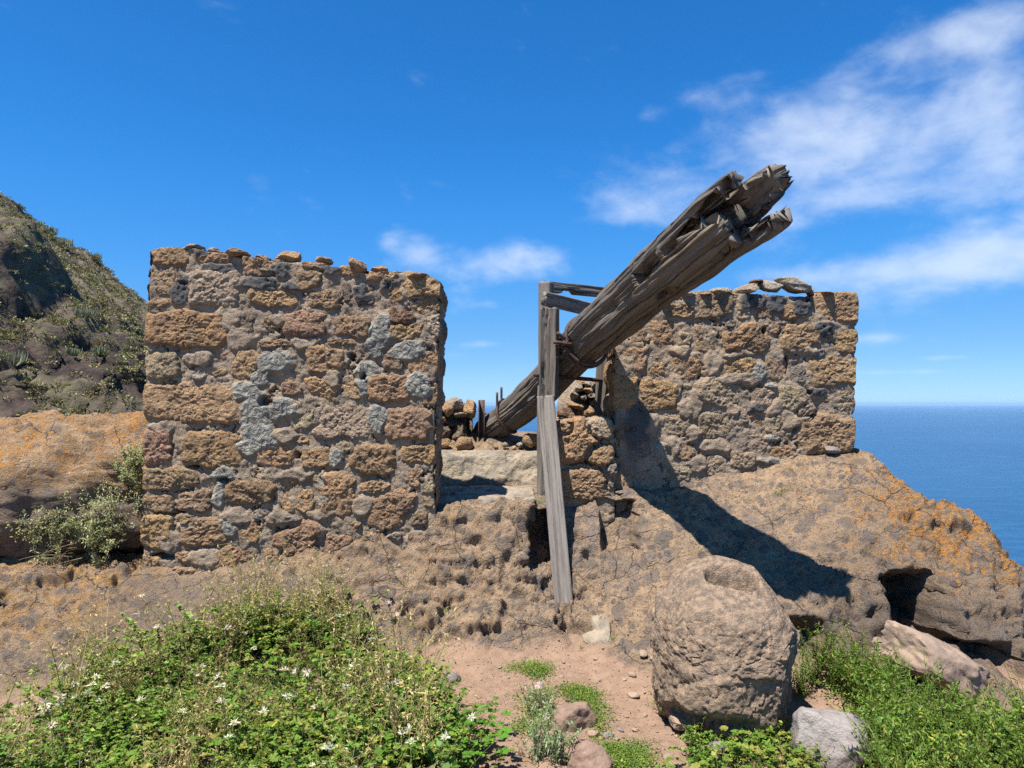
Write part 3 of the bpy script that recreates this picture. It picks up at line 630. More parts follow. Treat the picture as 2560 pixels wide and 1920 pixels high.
PL = cvb([(960,900,150,90),(870,1010,70,70),(760,1100,90,70),(820,1220,110,130),(1010,1220,100,80),(850,1400,130,130),(1690,680,70,110),(1650,800,80,80),(1610,960,95,75),(1570,1100,45,80),(1880,830,125,75),(1960,1060,85,95),
          (1680,1290,65,120),(780,1500,85,65),(1390,1560,65,85),(1730,620,50,50)], 340, 580, 2.765, YL, 1.05) + cvb([(570,640,50,100),(1290,620,30,130),(600,520,85,65),(640,900,60,60),(1640,960,60,30)], 340, 1000, 2.765, YL, 1.05)
DL = cvb([(340,420,90,120),(870,350,140,75),(560,250,150,35),(1080,390,60,40),(1340,250,80,65),(1010,260,80,60),(480,140,80,50),(1750,350,80,50),(1550,420,70,60)], 340, 580, 2.765, YL) + cvb([(180,1270,115,75)], 340, 1000, 2.765, YL)
ML = cvb([(650,600,90,110),(720,740,110,90),(430,870,110,60),(250,1340,160,55),(310,1430,60,110),(1000,600,60,60),(1180,760,120,40),(1380,1010,60,70),(1050,1400,90,50)], 340, 580, 2.765, YL, 1.0) + cvb([(230,960,90,100),(480,1090,140,80),(700,800,110,60),(1000,820,90,80),(1300,800,130,40),(1560,720,80,70),(1250,890,60,50),(1100,520,140,40),(1950,960,110,60)], 340, 1000, 2.765, YL, 1.0)
HL = cvb([(900,300,90,25),(1190,415,50,14),(410,935,40,18),(1490,870,25,30),(1575,1005,14,20),(900,1170,55,40),(160,570,80,16)], 340, 580, 2.765, YL) + cvb([(1130,375,35,22),(200,1085,110,30),(400,470,60,18),(420,400,20,60),(1920,660,25,40),(1720,1000,20,40),(250,770,120,12),(610,560,60,20)], 340, 1000, 2.765, YL)
pl = lambda a, b: (lambda v: np.interp(v, a, b))
_lt = [P(x, y, YL) for x, y in ((360, 636), (420, 625), (470, 626), (540, 640), (620, 650), (760, 662), (880, 672), (940, 690), (1020, 684), (1085, 704), (1104, 716))]
vlimL = pl([p[0] for p in _lt], [p[2] for p in _lt])
_le = [P(x, y, YL) for x, y in ((345, 1520), (355, 1400), (362, 1150), (366, 900), (374, 700), (380, 630))]; _re = [P(x, y, YL) for x, y in ((1120, 1520), (1098, 1350), (1088, 1200), (1092, 1000), (1100, 800), (1102, 700))]
_lf = pl([p[2] for p in _le], [p[0] for p in _le]); _rf = pl([p[2] for p in _re], [p[0] for p in _re])
ulimL = lambda v: (_lf(v), _rf(v))
twL = lambda u, v, h: np.stack([u, YL - h, v], -1)
wallL = empty('stone_wall', (-1.6, YL + .25, .4), 'tall rough stone wall patched with grey cement, left of the gap', 'wall', 'ruined wine press walls')
build_masonry(wallL, SL, ulimL, vlimL, .05, twL, .55, PL, ML, HL, seed=1, nfill=110, darks=DL)
r_ = np.random.default_rng(3)
for zx, zy, hw, hh, rot, k in [(700,140,85,30,5,'r'),(1055,165,98,36,0,'o'),(1300,188,60,24,8,'t'),(1530,225,80,48,28,'o'),(400,105,75,30,-5,'t'),(540,125,30,28,0,'w'),(590,140,45,18,12,'g'),(1820,285,40,14,0,'d'),(230,140,70,35,-10,'o'),(2080,345,28,10,10,'w'),
                               (880,180,60,22,5,'b'),(1690,262,70,28,4,'o'),(1940,300,90,30,4,'o')]:
    c = P(340 + zx / 2.765, 580 + zy / 2.765, YL + r_.uniform(.03, .12)); m = YL / F / 2.765
    add_lump(wallL, 'stone', c - v3(0, 0, .01), (hw * m, r_.uniform(.09, .16), hh * m * 1.15), (0, R(rot), r_.uniform(-.3, .3)), int(zx), SCOL[k], 4, rough=.12, fine=.05)
for k in range(10):        # rubble along the back of the top
    x = r_.uniform(-2.5, -.6); add_lump(wallL, 'stone', v3(x, YL + r_.uniform(.22, .5), vlimL(x) - .02), (r_.uniform(.07, .13), r_.uniform(.07, .13), r_.uniform(.03, .06)), (0, 0, r_.uniform(0, 3)), 700 + k, SCOL[r_.choice(list('obt'))], 3)
# stones of the wall's end, facing the gap
zs = .55
k = 0
while zs < 2.42:
    hh = r_.uniform(.09, .15); wid = r_.uniform(.16, .3)
    for y0, y1 in ((YL + .06, YL + .06 + wid), (YL + .08 + wid, YL + .53)):
        add_lump(wallL, 'stone', v3(_rf(zs + hh) - .085, (y0 + y1) / 2, zs + hh), (.10, (y1 - y0) / 2 * 1.02, hh * .97), (0, 0, 0), 900 + k, tuple(np.array(SCOL[r_.choice(list('obtg'))]) * .9), 4, planes=5, cut=.85, rough=.10, fine=.04); k += 1
    zs += 2 * hh

# --- right wall
R1 = [(1680,310,155,108,'o'),(1755,530,70,97,'o'),(1660,740,168,110,'o'),(1380,930,100,90,'t'),(1760,950,70,100,'t'),(1610,1170,210,125,'o'),(830,290,130,100,'b'),(620,320,110,50,'o'),(480,470,90,80,'o'),(340,500,70,50,'o'),(780,510,70,100,'b'),
 (1060,510,150,95,'o'),(1245,440,60,50,'r'),(1440,500,130,100,'o'),(1190,340,55,45,'b'),(1390,340,80,60,'o'),(640,520,50,50,'t'),(300,660,85,90,'r'),(450,730,60,50,'o'),(650,710,110,80,'o'),(1000,720,120,75,'o'),(1265,720,80,80,'b'),(1420,760,60,65,'g'),
 (440,910,140,110,'o'),(650,890,35,60,'t'),(880,890,150,90,20,'t'),(1190,920,80,60,'t'),(580,1110,100,70,'t'),(830,1120,110,90,'t'),(1000,1060,70,60,'t'),(1290,1140,100,80,'t'),(1110,1230,110,60,'t'),(650,1290,60,80,'r'),(480,1290,45,50,'w'),(820,1390,100,60,'t'),
 (600,1440,90,70,'t'),(1030,1350,90,60,'t'),(1330,1300,100,40,'o'),(210,1480,70,80,'o'),(230,880,90,120,'o'),(250,1130,90,90,'b'),(330,1300,70,80,'g'),(1040,330,50,60,'t'),(960,420,50,50,'g'),(1560,620,50,40,'g'),(1480,1020,60,50,'t'),(420,1480,80,60,'t'),(1230,1420,90,40,'t')]
SR = cvt(R1, 1480, 660, 2.766, YR)
PR = cvb([(1150,760,40,80),(1240,840,50,25),(1230,1210,60,30),(1230,1360,100,30)], 1480, 660, 2.766, YR)
MR = cvb([(620,600,90,40),(820,690,60,90),(560,860,60,90),(720,960,50,110),(700,1170,60,60),(640,1000,60,60),(850,1260,110,60),(560,1260,60,70),(960,1000,60,40),(1080,800,90,50),(1000,620,120,30),(1260,1000,60,70),(1350,1080,70,90),(950,790,80,40),(730,1380,70,50),(1440,600,120,30),(400,1100,60,70)], 1480, 660, 2.766, YR, 1.0)
DR = cvb([(1100,250,110,80),(1260,270,70,80),(1440,300,70,80),(1590,450,90,50),(1130,1000,50,40),(1540,880,60,40),(300,1120,100,200)], 1480, 660, 2.766, YR)
HR = cvb([(1185,470,14,40),(1480,880,40,20),(860,350,60,40),(1345,690,14,60),(320,830,70,16),(1500,1050,90,16)], 1480, 660, 2.766, YR)
_rt = [P(x, y, YR) for x, y in ((1500, 745), (1560, 742), (1740, 735), (1850, 735), (2035, 745), (2036, 736), (2150, 735))]
vlimR = pl([p[0] for p in _rt], [p[2] for p in _rt])
_l2 = [P(x, y, YR) for x, y in ((1535, 1300), (1533, 735))]; _r2 = [P(x, y, YR) for x, y in ((2128, 1130), (2134, 1000), (2136, 900), (2141, 800), (2141, 735))][::1]
_lf2 = pl([p[2] for p in _l2], [p[0] for p in _l2]); _rf2 = pl([p[2] for p in _r2], [p[0] for p in _r2])
ulimR = lambda v: (_lf2(v), _rf2(v))
twR = lambda u, v, h: np.stack([u, YR - h, v], -1)
wallR = empty('stone_wall', (1.7, YR + .25, 1.0), 'lower tan stone wall with big dressed corner blocks, standing behind the timber beam', 'wall', 'ruined wine press walls')
build_masonry(wallR, SR, ulimR, vlimR, .55, twR, .5, PR, MR, HR, seed=2, nfill=110, proud=.019, darks=DR, edge_depth=.3)
for zx, zy, hw, hh, rot, k, dp in [(880,190,95,32,-6,'w',.16),(1070,180,115,36,-14,'t',.16),(1130,122,45,16,-12,'d',.1),(1230,160,85,42,10,'w',.14),(1390,150,135,45,16,'w',.2),(1510,190,26,32,0,'w',.08),(1600,200,60,12,2,'o',.15),(760,205,60,22,0,'o',.14),(640,215,80,22,4,'t',.14),(500,225,70,26,0,'o',.15)]:
    c = P(1480 + zx / 2.766, 660 + zy / 2.766, YR + .06); m = YR / F / 2.766
    add_lump(wallR, 'stone', c, (hw * m, dp, hh * m * 1.1), (R(6), R(rot), r_.uniform(-.2, .2)), int(zx) + 37, SCOL[k], 4, rough=.08, fine=.03, planes=14)
zs = 1.05; k = 0
while zs < 2.38:
    hh = r_.uniform(.09, .15)
    for y0, y1 in ((YR + .05, YR + .26), (YR + .27, YR + .5)):
        add_lump(wallR, 'stone', v3(_lf2(zs + hh) + .07, (y0 + y1) / 2, zs + hh), (.10, (y1 - y0) / 2 * 1.02, hh * .97), (0, 0, 0), 1200 + k, SCOL[r_.choice(list('obtg'))], 4, planes=5, cut=.85, rough=.10, fine=.04); k += 1
    zs += 2 * hh
# low masonry block in front of the right upright, a continuation of the same wall
YB = 5.36
B1 = [(1130,300,165,150,'o'),(1300,400,105,78,'o'),(1290,210,100,80,'t'),(1190,620,190,110,'o'),(1390,520,38,60,'g'),(1050,210,70,60,'o'),(1385,630,28,40,'g')]
SB = cvt(B1, 1060, 1000, 2.963, YB)
_bt = [P(x, y, YB) for x, y in ((1380, 1052), (1440, 1048), (1510, 1046), (1536, 1066))]; vlimB = pl([p[0] for p in _bt], [p[2] for p in _bt])
_b1 = P(1386, 1100, YB)[0]; _b2 = P(1540, 1100, YB)[0]
block = empty('stone_block', ((_b1 + _b2) / 2, YB + .2, .85), 'low block of tan masonry right of the leaning plank, in front of the dark upright', 'masonry')
build_masonry(block, SB, lambda v: (np.full_like(v, _b1), np.full_like(v, _b2)), vlimB, .6, lambda u, v, h: np.stack([u, YB - h, v], -1), .32, [], [], cvb([(1200,465,150,8)], 1060, 1000, 2.963, YB), seed=3, nfill=8, proud=.045, edge_depth=.22)
for zx, zy, hw, hh, k in [(1330,170,70,35,'g'),(1360,240,50,35,'g'),(1395,300,30,30,'t'),(1400,560,35,45,'g'),(1380,650,40,20,'w'),(1450,680,50,16,'t'),(1500,680,60,16,'t'),(1560,670,40,16,'g'),(1240,150,50,20,'t'),(1100,155,80,22,'o')]:
    c = P(1060 + zx / 2.963, 1000 + zy / 2.963, YB + .02); m = YB / F / 2.963
    add_lump(block, 'stone', c, (hw * m, .06, hh * m * 1.1), (0, 0, r_.uniform(-.3, .3)), int(zx + zy), SCOL[k], 3, rough=.1, fine=.03)

# --- low rubble stubs of the back wall, either side of the beam's butt
def rubble(name, label, lst, x0, y0, sc, Y, zbase, depth):
    c0 = np.mean([P(x0 + e[0] / sc, y0 + e[1] / sc, Y) for e in lst], 0); c0[2] = zbase
    root = empty(name, tuple(c0), label, 'wall')
    A = np.array([P(x0 + (e[0]) / sc, y0 + e[1] / sc, Y + .1) for e in lst]); mn, mx = A.min(0), A.max(0)
    V, Fc = lump(((mn[0] + mx[0]) / 2, Y + .14, (zbase + mx[2]) / 2 - .02), ((mx[0] - mn[0]) * .60, .15, (mx[2] - zbase) * .60), (0, 0, 0), 5, 4, planes=0, rough=.12)
    mesh_obj('mortar', V, Fc, M_MORTAR, parent=root)
    for i, (zx, zy, hw, hh, k) in enumerate(lst):
        c = P(x0 + zx / sc, y0 + zy / sc, Y + r_.uniform(-.04, .06)); m = Y / F / sc
        add_lump(root, 'stone', c, (hw * m * 1.12, depth, hh * m * 1.12), (r_.uniform(-.2, .2), r_.uniform(-.1, .1), r_.uniform(-.2, .2)), 40 * i + int(zx), SCOL[k], 4, rough=.12, fine=.05, planes=10)
    return root
rubble('rubble_wall', 'small pile of rubble masonry beside the rusty iron post, white stone on top', [(320,440,80,110,'o'),(460,390,80,75,'w'),(650,450,92,120,'o'),(520,545,105,40,'g'),(500,760,135,150,'k'),(280,780,100,95,'k'),(220,930,75,55,'o'),(480,970,170,60,'o'),
   (250,600,80,60,'b'),(400,660,90,60,'k'),(220,450,50,80,'g'),(380,900,90,50,'k'),(640,690,30,90,'k'),(120,600,80,140,'b'),(120,850,80,120,'b')], 1060, 940, 5.53, 6.55, .9, .16)
rubble('rubble_wall', 'rubble wall with a dark red stone and white stones, behind beam and masonry block', [(1420,1230,48,42,'w'),(1390,1290,52,34,'g'),(1500,1240,42,34,'o'),(1545,1285,46,28,'w'),(1410,1370,90,52,'o'),(1545,1360,38,44,'o'),(1320,1455,112,62,'d'),(1515,1440,64,62,'o'),
   (1500,1190,40,26,'t'),(1555,1200,36,40,'g'),(1460,1180,30,24,'o'),(1470,1310,34,30,'g'),(1240,1500,60,50,'b'),(1580,1320,40,120,'b'),(1440,1540,150,50,'b')], 1060, 640, 3.687, 6.9, .9, .16)

# --- plastered basin in the gap: sloping front slab and a floor
def build_basin():
    root = empty('press_basin', (-.1, 6.1, .9), 'cream plastered stone basin with a shelf, in the gap between the walls', 'basin')
    def sheet(name, x0, x1, prof, thick=.05, xr=None):
        prof = np.array(prof); t = np.linspace(0, 1, 60); L = np.interp(t, np.linspace(0, 1, len(prof)), prof[:, 0]); Zp = np.interp(t, np.linspace(0, 1, len(prof)), prof[:, 1])
        xs = np.linspace(x0, x1, 110); X, Lg = np.meshgrid(xs, L); _, Zg = np.meshgrid(xs, Zp)
        q = np.stack([X, Lg, Zg], -1)
        d = .024 * fbm(q, 3, 3) + .010 * fbm(q, 13, 3, .6) + .006 * ridged(q, 24, 2) - .02 * ss(fbm(q, 4, 2, .5, 70), .25, .32)
        V = q + np.stack([0 * d, -d * .7, d * .7], -1)
        n, m = X.shape; Vb = V.reshape(-1, 3)
        per = np.concatenate([np.arange(m), np.arange(1, n) * m + m - 1, (n - 1) * m + np.arange(m - 2, -1, -1), np.arange(n - 2, 0, -1) * m])
        lowv = Vb[per] + v3(0, .0, -thick) + v3(0, thick * .5, 0)
        cur = len(Vb) + np.arange(len(per))
        side = np.stack([per, np.roll(per, -1), np.roll(cur, -1), cur], -1)[:, ::-1]
        mesh_obj(name, np.vstack([Vb, lowv]), [gridfaces(n, m), side], M_PLASTER, parent=root)
    sheet('basin_wall', -.95, .36, [(6.02, .80), (6.04, .95), (6.12, 1.14), (6.18, 1.18), (6.5, 1.17)], .5)
    sheet('floor', -.80, .17, [(5.17, .80), (5.175, .86), (5.20, .895), (5.4, .905), (5.7, .90), (6.1, .90)], .06)
    for i, (px, py, rad, k) in enumerate([(1110, 1108, .07, 'o'), (1160, 1110, .10, 'o'), (1240, 1118, .03, 'w'), (1262, 1112, .035, 'w'), (1330, 1100, .10, 'o'), (1300, 1112, .04, 'w'), (1285, 1120, .03, 't')]):
        c = P(px, py, 6.35)
        add_lump(root, 'stone', c, (rad, rad * .8, rad * .75), (0, 0, i), 60 + i, SCOL[k], 3)
build_basin()
# ------------------------------------------------------------------ timber
def tube_along(pts, rad, nseg=10, cap=True):
    pts = np.asarray(pts, float); n = len(pts); rad = np.broadcast_to(rad, (n,))
    T = np.gradient(pts, axis=0); T /= np.linalg.norm(T, axis=1)[:, None]
    up = np.array([0, 0, 1.0]) if abs(T[0, 2]) < .9 else np.array([0, 1.0, 0])
    a = np.cross(T, up); a /= np.linalg.norm(a, axis=1)[:, None]; b = np.cross(T, a)
    th = np.linspace(0, 2 * np.pi, nseg, endpoint=False)
    V = pts[:, None] + rad[:, None, None] * (np.cos(th)[None, :, None] * a[:, None] + np.sin(th)[None, :, None] * b[:, None])
    Fs = [gridfaces(n, nseg, True)]
    if cap: Fs += [np.arange(nseg)[None, ::-1], (np.arange(nseg) + (n - 1) * nseg)[None]]
    return V.reshape(-1, 3), Fs
AX = np.array([P(*p) for p in ((1203, 1092, 6.72), (1235, 1066, 6.6), (1290, 1028, 6.42), (1345, 980, 6.2), (1400, 922, 5.92), (1470, 848, 5.36), (1600, 732, 4.64), (1750, 608, 3.98), (1880, 503, 3.54), (1928, 466, 3.40))])
AR = np.array([.122, .138, .146, .152, .160, .168, .180, .194, .205, .208])
def axis_eval(s):
    d = np.concatenate([[0], np.cumsum(np.linalg.norm(np.diff(AX, axis=0), axis=1))])
    ss_ = np.linspace(0, d[-1], 400); A = np.stack([np.interp(ss_, d, AX[:, k]) for k in range(3)], -1); r = np.interp(ss_, d, AR)
    ker = np.hanning(61); ker /= ker.sum()
    for k in range(3):
        e = np.concatenate([2 * A[0, k] - A[30:0:-1, k], A[:, k], 2 * A[-1, k] - A[-2:-32:-1, k]]); A[:, k] = np.convolve(e, ker, 'valid')
    return np.stack([np.interp(s, ss_, A[:, k]) for k in range(3)], -1), np.interp(s, ss_, r), d[-1]
_, _, LB = axis_eval(np.array([0.0]))
def beam_frame(s):
    C, r, _ = axis_eval(s); C2, _, _ = axis_eval(s + .02); C1, _, _ = axis_eval(s - .02)
    T = C2 - C1; T /= np.linalg.norm(T, axis=-1)[..., None]
    tc_ = v3(0, 0, EYE) - C; tc_ /= np.linalg.norm(tc_, axis=-1)[..., None]
    view = v3(-.25, -.93, -.25); view /= np.linalg.norm(view)
    E2 = view - (T @ view)[..., None] * T; E2 /= np.linalg.norm(E2, axis=-1)[..., None]     # towards the open side
    E1 = np.cross(T, E2); E1 *= np.sign(E1[..., 2:3])                                            # up-left
    return C, r, T, E1, E2
def build_beam():
    root = empty('press_beam', tuple(AX[0]), 'huge weathered timber press beam with a split, forked end, slanting up over the gap', 'beam')
    ns, nt_ = 380, 240
    th = np.linspace(0, 2 * np.pi, nt_, endpoint=False)
    endk = np.array([(0, -.10), (16, -.08), (28, -.20), (50, -.60), (62, -.42), (80, -.22), (98, -.19), (112, -.24), (128, -.50), (142, -.26), (166, -.05), (184, -.02), (204, -.12), (222, -.38), (240, -.10), (258, -.02), (280, .0), (298, -.05), (318, -.38), (334, -.22), (350, -.12), (360, -.10)])
    sends = LB + np.interp(np.degrees(th), endk[:, 0], endk[:, 1]) + .02 * fbm(np.stack([np.cos(th), np.sin(th), 0 * th], -1), 9, 4, .8) + .008 * pn(np.stack([th * 23, 0 * th, 0 * th], -1)) - .02
    t01 = np.concatenate([np.linspace(0, .58, 190), np.linspace(.58, 1, ns - 190 + 1)[1:]])
    Sg = t01[:, None] * sends[None]; Tg = np.broadcast_to(th, Sg.shape)
    C, r, T, E1, E2 = [a.reshape(Sg.shape + a.shape[1:]) for a in beam_frame(Sg.ravel())]
    r = r * (1 - .25 * np.exp(-Sg / .03))
    cs, sn = np.cos(Tg), np.sin(Tg)
    g = np.stack([cs * .25, sn * .25, Sg * .035], -1); g2 = np.stack([cs * .25, sn * .25, Sg * .10], -1)
    lowp = np.stack([cs * .4, sn * .4, Sg], -1)
    frac = Sg / LB
    d = .020 * fbm(lowp, 1.9, 3) + .008 * fbm(g, 8, 3, .6) * (.5 + frac) - .009 * ss(ridged(g, 14, 2, 3), .7, 1.3) * (.35 + frac) + .004 * fbm(g2, 40, 2) + .0025 * fbm(g, 90, 2)
    sq = .055 * np.cos(4 * (Tg - R(20))) * ss(frac, .25, .6)          # hewn roughly square
    def crack(t0, s0, s1, w, dep, wob=.12):
        tt = R(t0) + wob * fbm(np.stack([Sg, Sg * 0, Sg * 0 + t0], -1), 1.7, 3)
        dd = np.abs(np.angle(np.exp(1j * (Tg - tt)))) * .2
        return -dep * (1 - ss(dd, w * .3, w)) * ss(frac, s0 - .05, s0 + .03) * (1 - ss(frac, s1 - .03, s1 + .05))
    d = d + crack(142, .36, .92, .022, .07) + crack(118, .30, .60, .008, .03) + crack(60, .12, .75, .007, .02) + crack(95, .05, .35, .008, .025) + crack(20, .5, .9, .008, .02) + crack(104, .62, .98, .008, .025) + crack(75, .70, .98, .008, .025) + crack(165, .2, .7, .010, .03)
    for t0, f0, w, a in ((100, .22, .05, .025), (85, .33, .04, -.03), (70, .63, .04, -.03), (150, .5, .05, .02)):      # knots
        q = ((np.angle(np.exp(1j * (Tg - R(t0)))) * .2) / w) ** 2 + ((Sg - f0 * LB) / w / 1.5) ** 2; d = d + a * np.exp(-q)
    rad = r * (1 + sq) + d
    un = Sg - LB; deg = np.degrees(Tg)
    def recess(t0, hw, u0, u1, dep, st=2.5, su=.02): return -dep * (1 - ss(np.abs(deg - t0), hw - st, hw + st)) * ss(un, u0 - su, u0 + su) * (1 - ss(un, u1 - su, u1 + su))
    rad = rad + recess(56, 15, -1.10, -.80, .11) + recess(122, 11, -1.00, -.84, .10) + recess(58, 7, -.72, -.60, .06)      # old mortises
    back = sends[None] - Sg
    rad = rad * (1 - .10 * np.exp(-back / .06)) 
    V = C + rad[..., None] * (cs[..., None] * E1 + sn[..., None] * E2)
    Fq = gridfaces(ns, nt_, True)
    fs = Sg.ravel()[Fq].mean(1); fa = np.degrees(np.angle(np.exp(1j * Tg.ravel()[Fq]).mean(1))) % 360; u = fs - LB
    dead = (np.abs(fa - 236) < 17) & (u > -1.02) & (u < -.80)
    dead |= (np.abs(fa - 318) < 12) & (u > -.99) & (u < -.84)
    Fq = Fq[~dead]
    G = np.stack([cs * .25, sn * .25, Sg * .035], -1).reshape(-1, 3)
    Vf = V.reshape(-1, 3); used = np.unique(Fq); re = np.zeros(len(Vf), np.int32); re[used] = np.arange(len(used))
    Fr = re[Fq]; butt = re[np.arange(nt_)]
    o = mesh_obj('log', Vf[used], [Fr, butt[None]], M_WOOD, parent=root, attrs=dict(g=G[used]))
    md = o.modifiers.new('thickness', 'SOLIDIFY'); md.thickness = .085; md.offset = -1; md.use_even_offset = False
    me = o.data; p = me.polygons[len(me.polygons) // 3]; cc = np.array(p.center) + WL['press_beam']      # outward normals
    Cf = C.reshape(-1, 3); k = np.argmin(np.linalg.norm(Cf - cc, axis=1))
    if np.dot(np.array(p.normal), cc - Cf[k]) < 0: me.flip_normals()
    # loose splinters standing along the broken rim
    rs = np.random.default_rng(31)
    for k in range(9):
        tj = rs.uniform(0, 2 * np.pi); sj = LB + np.interp(math.degrees(tj), endk[:, 0], endk[:, 1]) - rs.uniform(.02, .10); ln = rs.uniform(.05, .12); w = rs.uniform(.006, .016)
        c_, r_1, T_, e1_, e2_ = beam_frame(np.array([sj])); n_ = math.cos(tj) * e1_[0] + math.sin(tj) * e2_[0]; b_ = np.cross(T_[0], n_); p_ = c_[0] + n_ * (r_1[0] - rs.uniform(.012, .07)); q_ = T_[0] * ln + n_ * rs.normal(0, .012) + b_ * rs.normal(0, .012)
        ring = np.array([b_ * w + n_ * w * .5, -b_ * w + n_ * w * .5, -b_ * w - n_ * w * .5, b_ * w - n_ * w * .5])
        Vs = np.concatenate([p_ + ring, p_ + q_ * .6 + ring * .7, p_ + q_ + ring * .12]); gs = np.concatenate([ring, ring, ring]) + np.repeat(np.array([0, .6, 1.0])[:, None] * v3(0, 0, ln * .035), 4, 0) + k
        mesh_obj('splinter', Vs, [gridfaces(3, 4, True), np.array([[8, 9, 10, 11]])], M_WOOD, parent=root, attrs=dict(g=gs), smooth=False)
    # heart of the wood, with the dark stub seen between the prongs
    sh = np.linspace(LB - 1.25, LB - .30, 50); Ch, rh, Th, H1, H2 = beam_frame(sh); tv = np.linspace(0, 2 * np.pi, 40, endpoint=False)
    offc = Ch - H2 * .05 - H1 * .02
    Sg2, Tg2 = np.meshgrid(sh, tv, indexing='ij'); gg = np.stack([np.cos(Tg2) * .25, np.sin(Tg2) * .25, Sg2 * .035], -1)
    rr = (.075 + .012 * fbm(gg, 14, 3) + .02 * np.cos(3 * Tg2)) * (1 - .35 * ss(Sg2, LB - .42, LB - .30)) * ss(Sg2, LB - 1.27, LB - 1.05)
    endc = np.arange(40)[None] + 49 * 40
    Vh = offc[:, None] + rr[..., None] * (np.cos(tv)[None, :, None] * H1[:, None] + np.sin(tv)[None, :, None] * H2[:, None])
    mesh_obj('heartwood', Vh.reshape(-1, 3), [gridfaces(50, 40, True), endc], M_WOOD, parent=root, attrs=dict(g=gg.reshape(-1, 3) + 3.3))
    # iron straps
    def strap(s0, t0, t1, gap, wr, lean, lugs):
        tt = np.linspace(R(t0), R(t1), 56); sv = s0 + lean * np.cos(tt)
        Cc, rr, TT, e1, e2 = beam_frame(sv)
        pts = Cc + (rr + gap)[:, None] * (np.cos(tt)[:, None] * e1 + np.sin(tt)[:, None] * e2)
        V, Fs = tube_along(pts, wr, 8); st = mesh_obj('iron_strap', V, Fs, M_IRON, parent=root)
        for (tl, dirv, ln) in lugs:
            Cc, rr, TT, e1, e2 = beam_frame(np.array([s0 + lean * math.cos(R(tl))]))
            p0 = (Cc + (rr + gap)[:, None] * (math.cos(R(tl)) * e1 + math.sin(R(tl)) * e2))[0]
            V, Fs = tube_along(np.linspace(p0 - np.array(dirv) * ln * .3, p0 + np.array(dirv) * ln, 6), wr * .9, 8)
            mesh_obj('bolt', V, Fs, M_IRON, parent=st)
        return st
    d_ = np.concatenate([[0], np.cumsum(np.linalg.norm(np.diff(AX, axis=0), axis=1))])
    strap(d_[1] - .06, -70, 150, .014, .011, .03, [(35, (0, 0, 1), .14), (5, (0, 0, 1), .10)])
    strap(d_[2] - .10, -60, 175, .014, .012, .03, [(30, (0, 0, 1), .13), (-10, (0, 0, 1), .12)])
    sx = d_[5] - .03
    strap(sx, 62, 250, .02, .013, .02, [(70, (-.9, -.2, .2), .10)])
    strap(sx + .035, -60, 60, .016, .016, .0, [(62, (-.95, -.25, .1), .11), (50, (-.8, -.3, .5), .09)])
    strap(sx - .03, 75, 200, .03, .010, .03, [(85, (-.9, -.2, -.1), .10), (80, (0, 0, 1), .09)])
build_beam()

def plank(root, name, p0, p1, w, d, face=(0, -1, 0), mat=None, nl=60, seed=0, rough=.006, taper=1.0, notch=None, cracks=0, wob=0.0):
    """a sawn timber from p0 to p1: w across the face, d deep, face = the way its broad side looks"""
    p0, p1 = np.asarray(p0, float), np.asarray(p1, float); L = np.linalg.norm(p1 - p0); T = (p1 - p0) / L
    n = np.asarray(face, float); n = n - T * (T @ n); n /= np.linalg.norm(n); a = np.cross(T, n)
    nw, nd = 14, 6
    ring = [(-.5 + i / nw, -.5) for i in range(nw)] + [(.5, -.5 + i / nd) for i in range(nd)] + [(.5 - i / nw, .5) for i in range(nw)] + [(-.5, .5 - i / nd) for i in range(nd)]
    ring = np.array(ring); rc = np.sign(ring) * np.abs(ring * 2) ** 1.0 / 2
    corner = np.clip((np.abs(ring * 2) ** 8).sum(1) - 1, 0, 1); rc = rc * (1 - .07 * corner)[:, None]
    t = np.concatenate([[0], np.linspace(0, 1, nl), [1]])
    Tg, Ag = np.meshgrid(t, rc[:, 0], indexing='ij'); _, Bg = np.meshgrid(t, rc[:, 1], indexing='ij')
    sc = 1 + (taper - 1) * Tg
    g = np.stack([Ag * w + seed * 1.7, Bg * d, Tg * L * .05], -1)
    nz = fbm(g, 30, 3, .6); nb = fbm(np.stack([Tg * L, Ag * 0, Bg * 0 + seed], -1), 2.5, 3)
    A = Ag * w * sc * (1 + .5 * rough / w * nz) + wob * nb; B = Bg * d * sc + np.where(np.abs(Bg) > .3, np.sign(Bg), 0) * rough * nz
    r = np.random.default_rng(seed)
    for k in range(cracks):
        c0 = r.uniform(-.35, .35); dd = np.abs(Ag - c0 - .06 * np.sin(Tg * 5 + k * 2) - .03 * np.sin(Tg * 17 + k))
        B = B + np.where(Bg < 0, 1, 0) * r.uniform(.012, .035) * (1 - ss(dd, .01, .06)) * ss(np.sin(Tg * r.uniform(3, 7) + k), -.3, .3)
    e = .012 * fbm(np.stack([Ag * 8, Bg * 4, Tg * 0 + seed], -1), 2, 2)
    Lz = Tg * L + np.where(Tg > .99, e, 0) - np.where(Tg < .01, e, 0)
    if notch:
        for (t0, t1, side, dep) in notch:
            m = ss(Tg, t0 - .02, t0 + .02) * (1 - ss(Tg, t1 - .02, t1 + .02)); A = np.where(Ag * side > 0, A - side * dep * m * np.clip(np.abs(Ag) * 2, 0, 1), A)
    # the two end rings are drawn in to close the ends
    V = p0 + Lz[..., None] * T + A[..., None] * a + B[..., None] * n * -1
    V[0] = V[1].mean(0) + (V[1] - V[1].mean(0)) * .0; V[-1] = V[-2].mean(0)
    o = mesh_obj(name, V.reshape(-1, 3), gridfaces(len(t), len(ring), True), mat or M_WOOD, parent=root, attrs=dict(g=np.stack([Ag * w * 1.0 + seed * .61, Bg * d, Tg * L * .035], -1).reshape(-1, 3)))
    return o
FD = np.array([.47, .55, 0]); FD /= np.linalg.norm(FD)        # the frame stands square to the beam
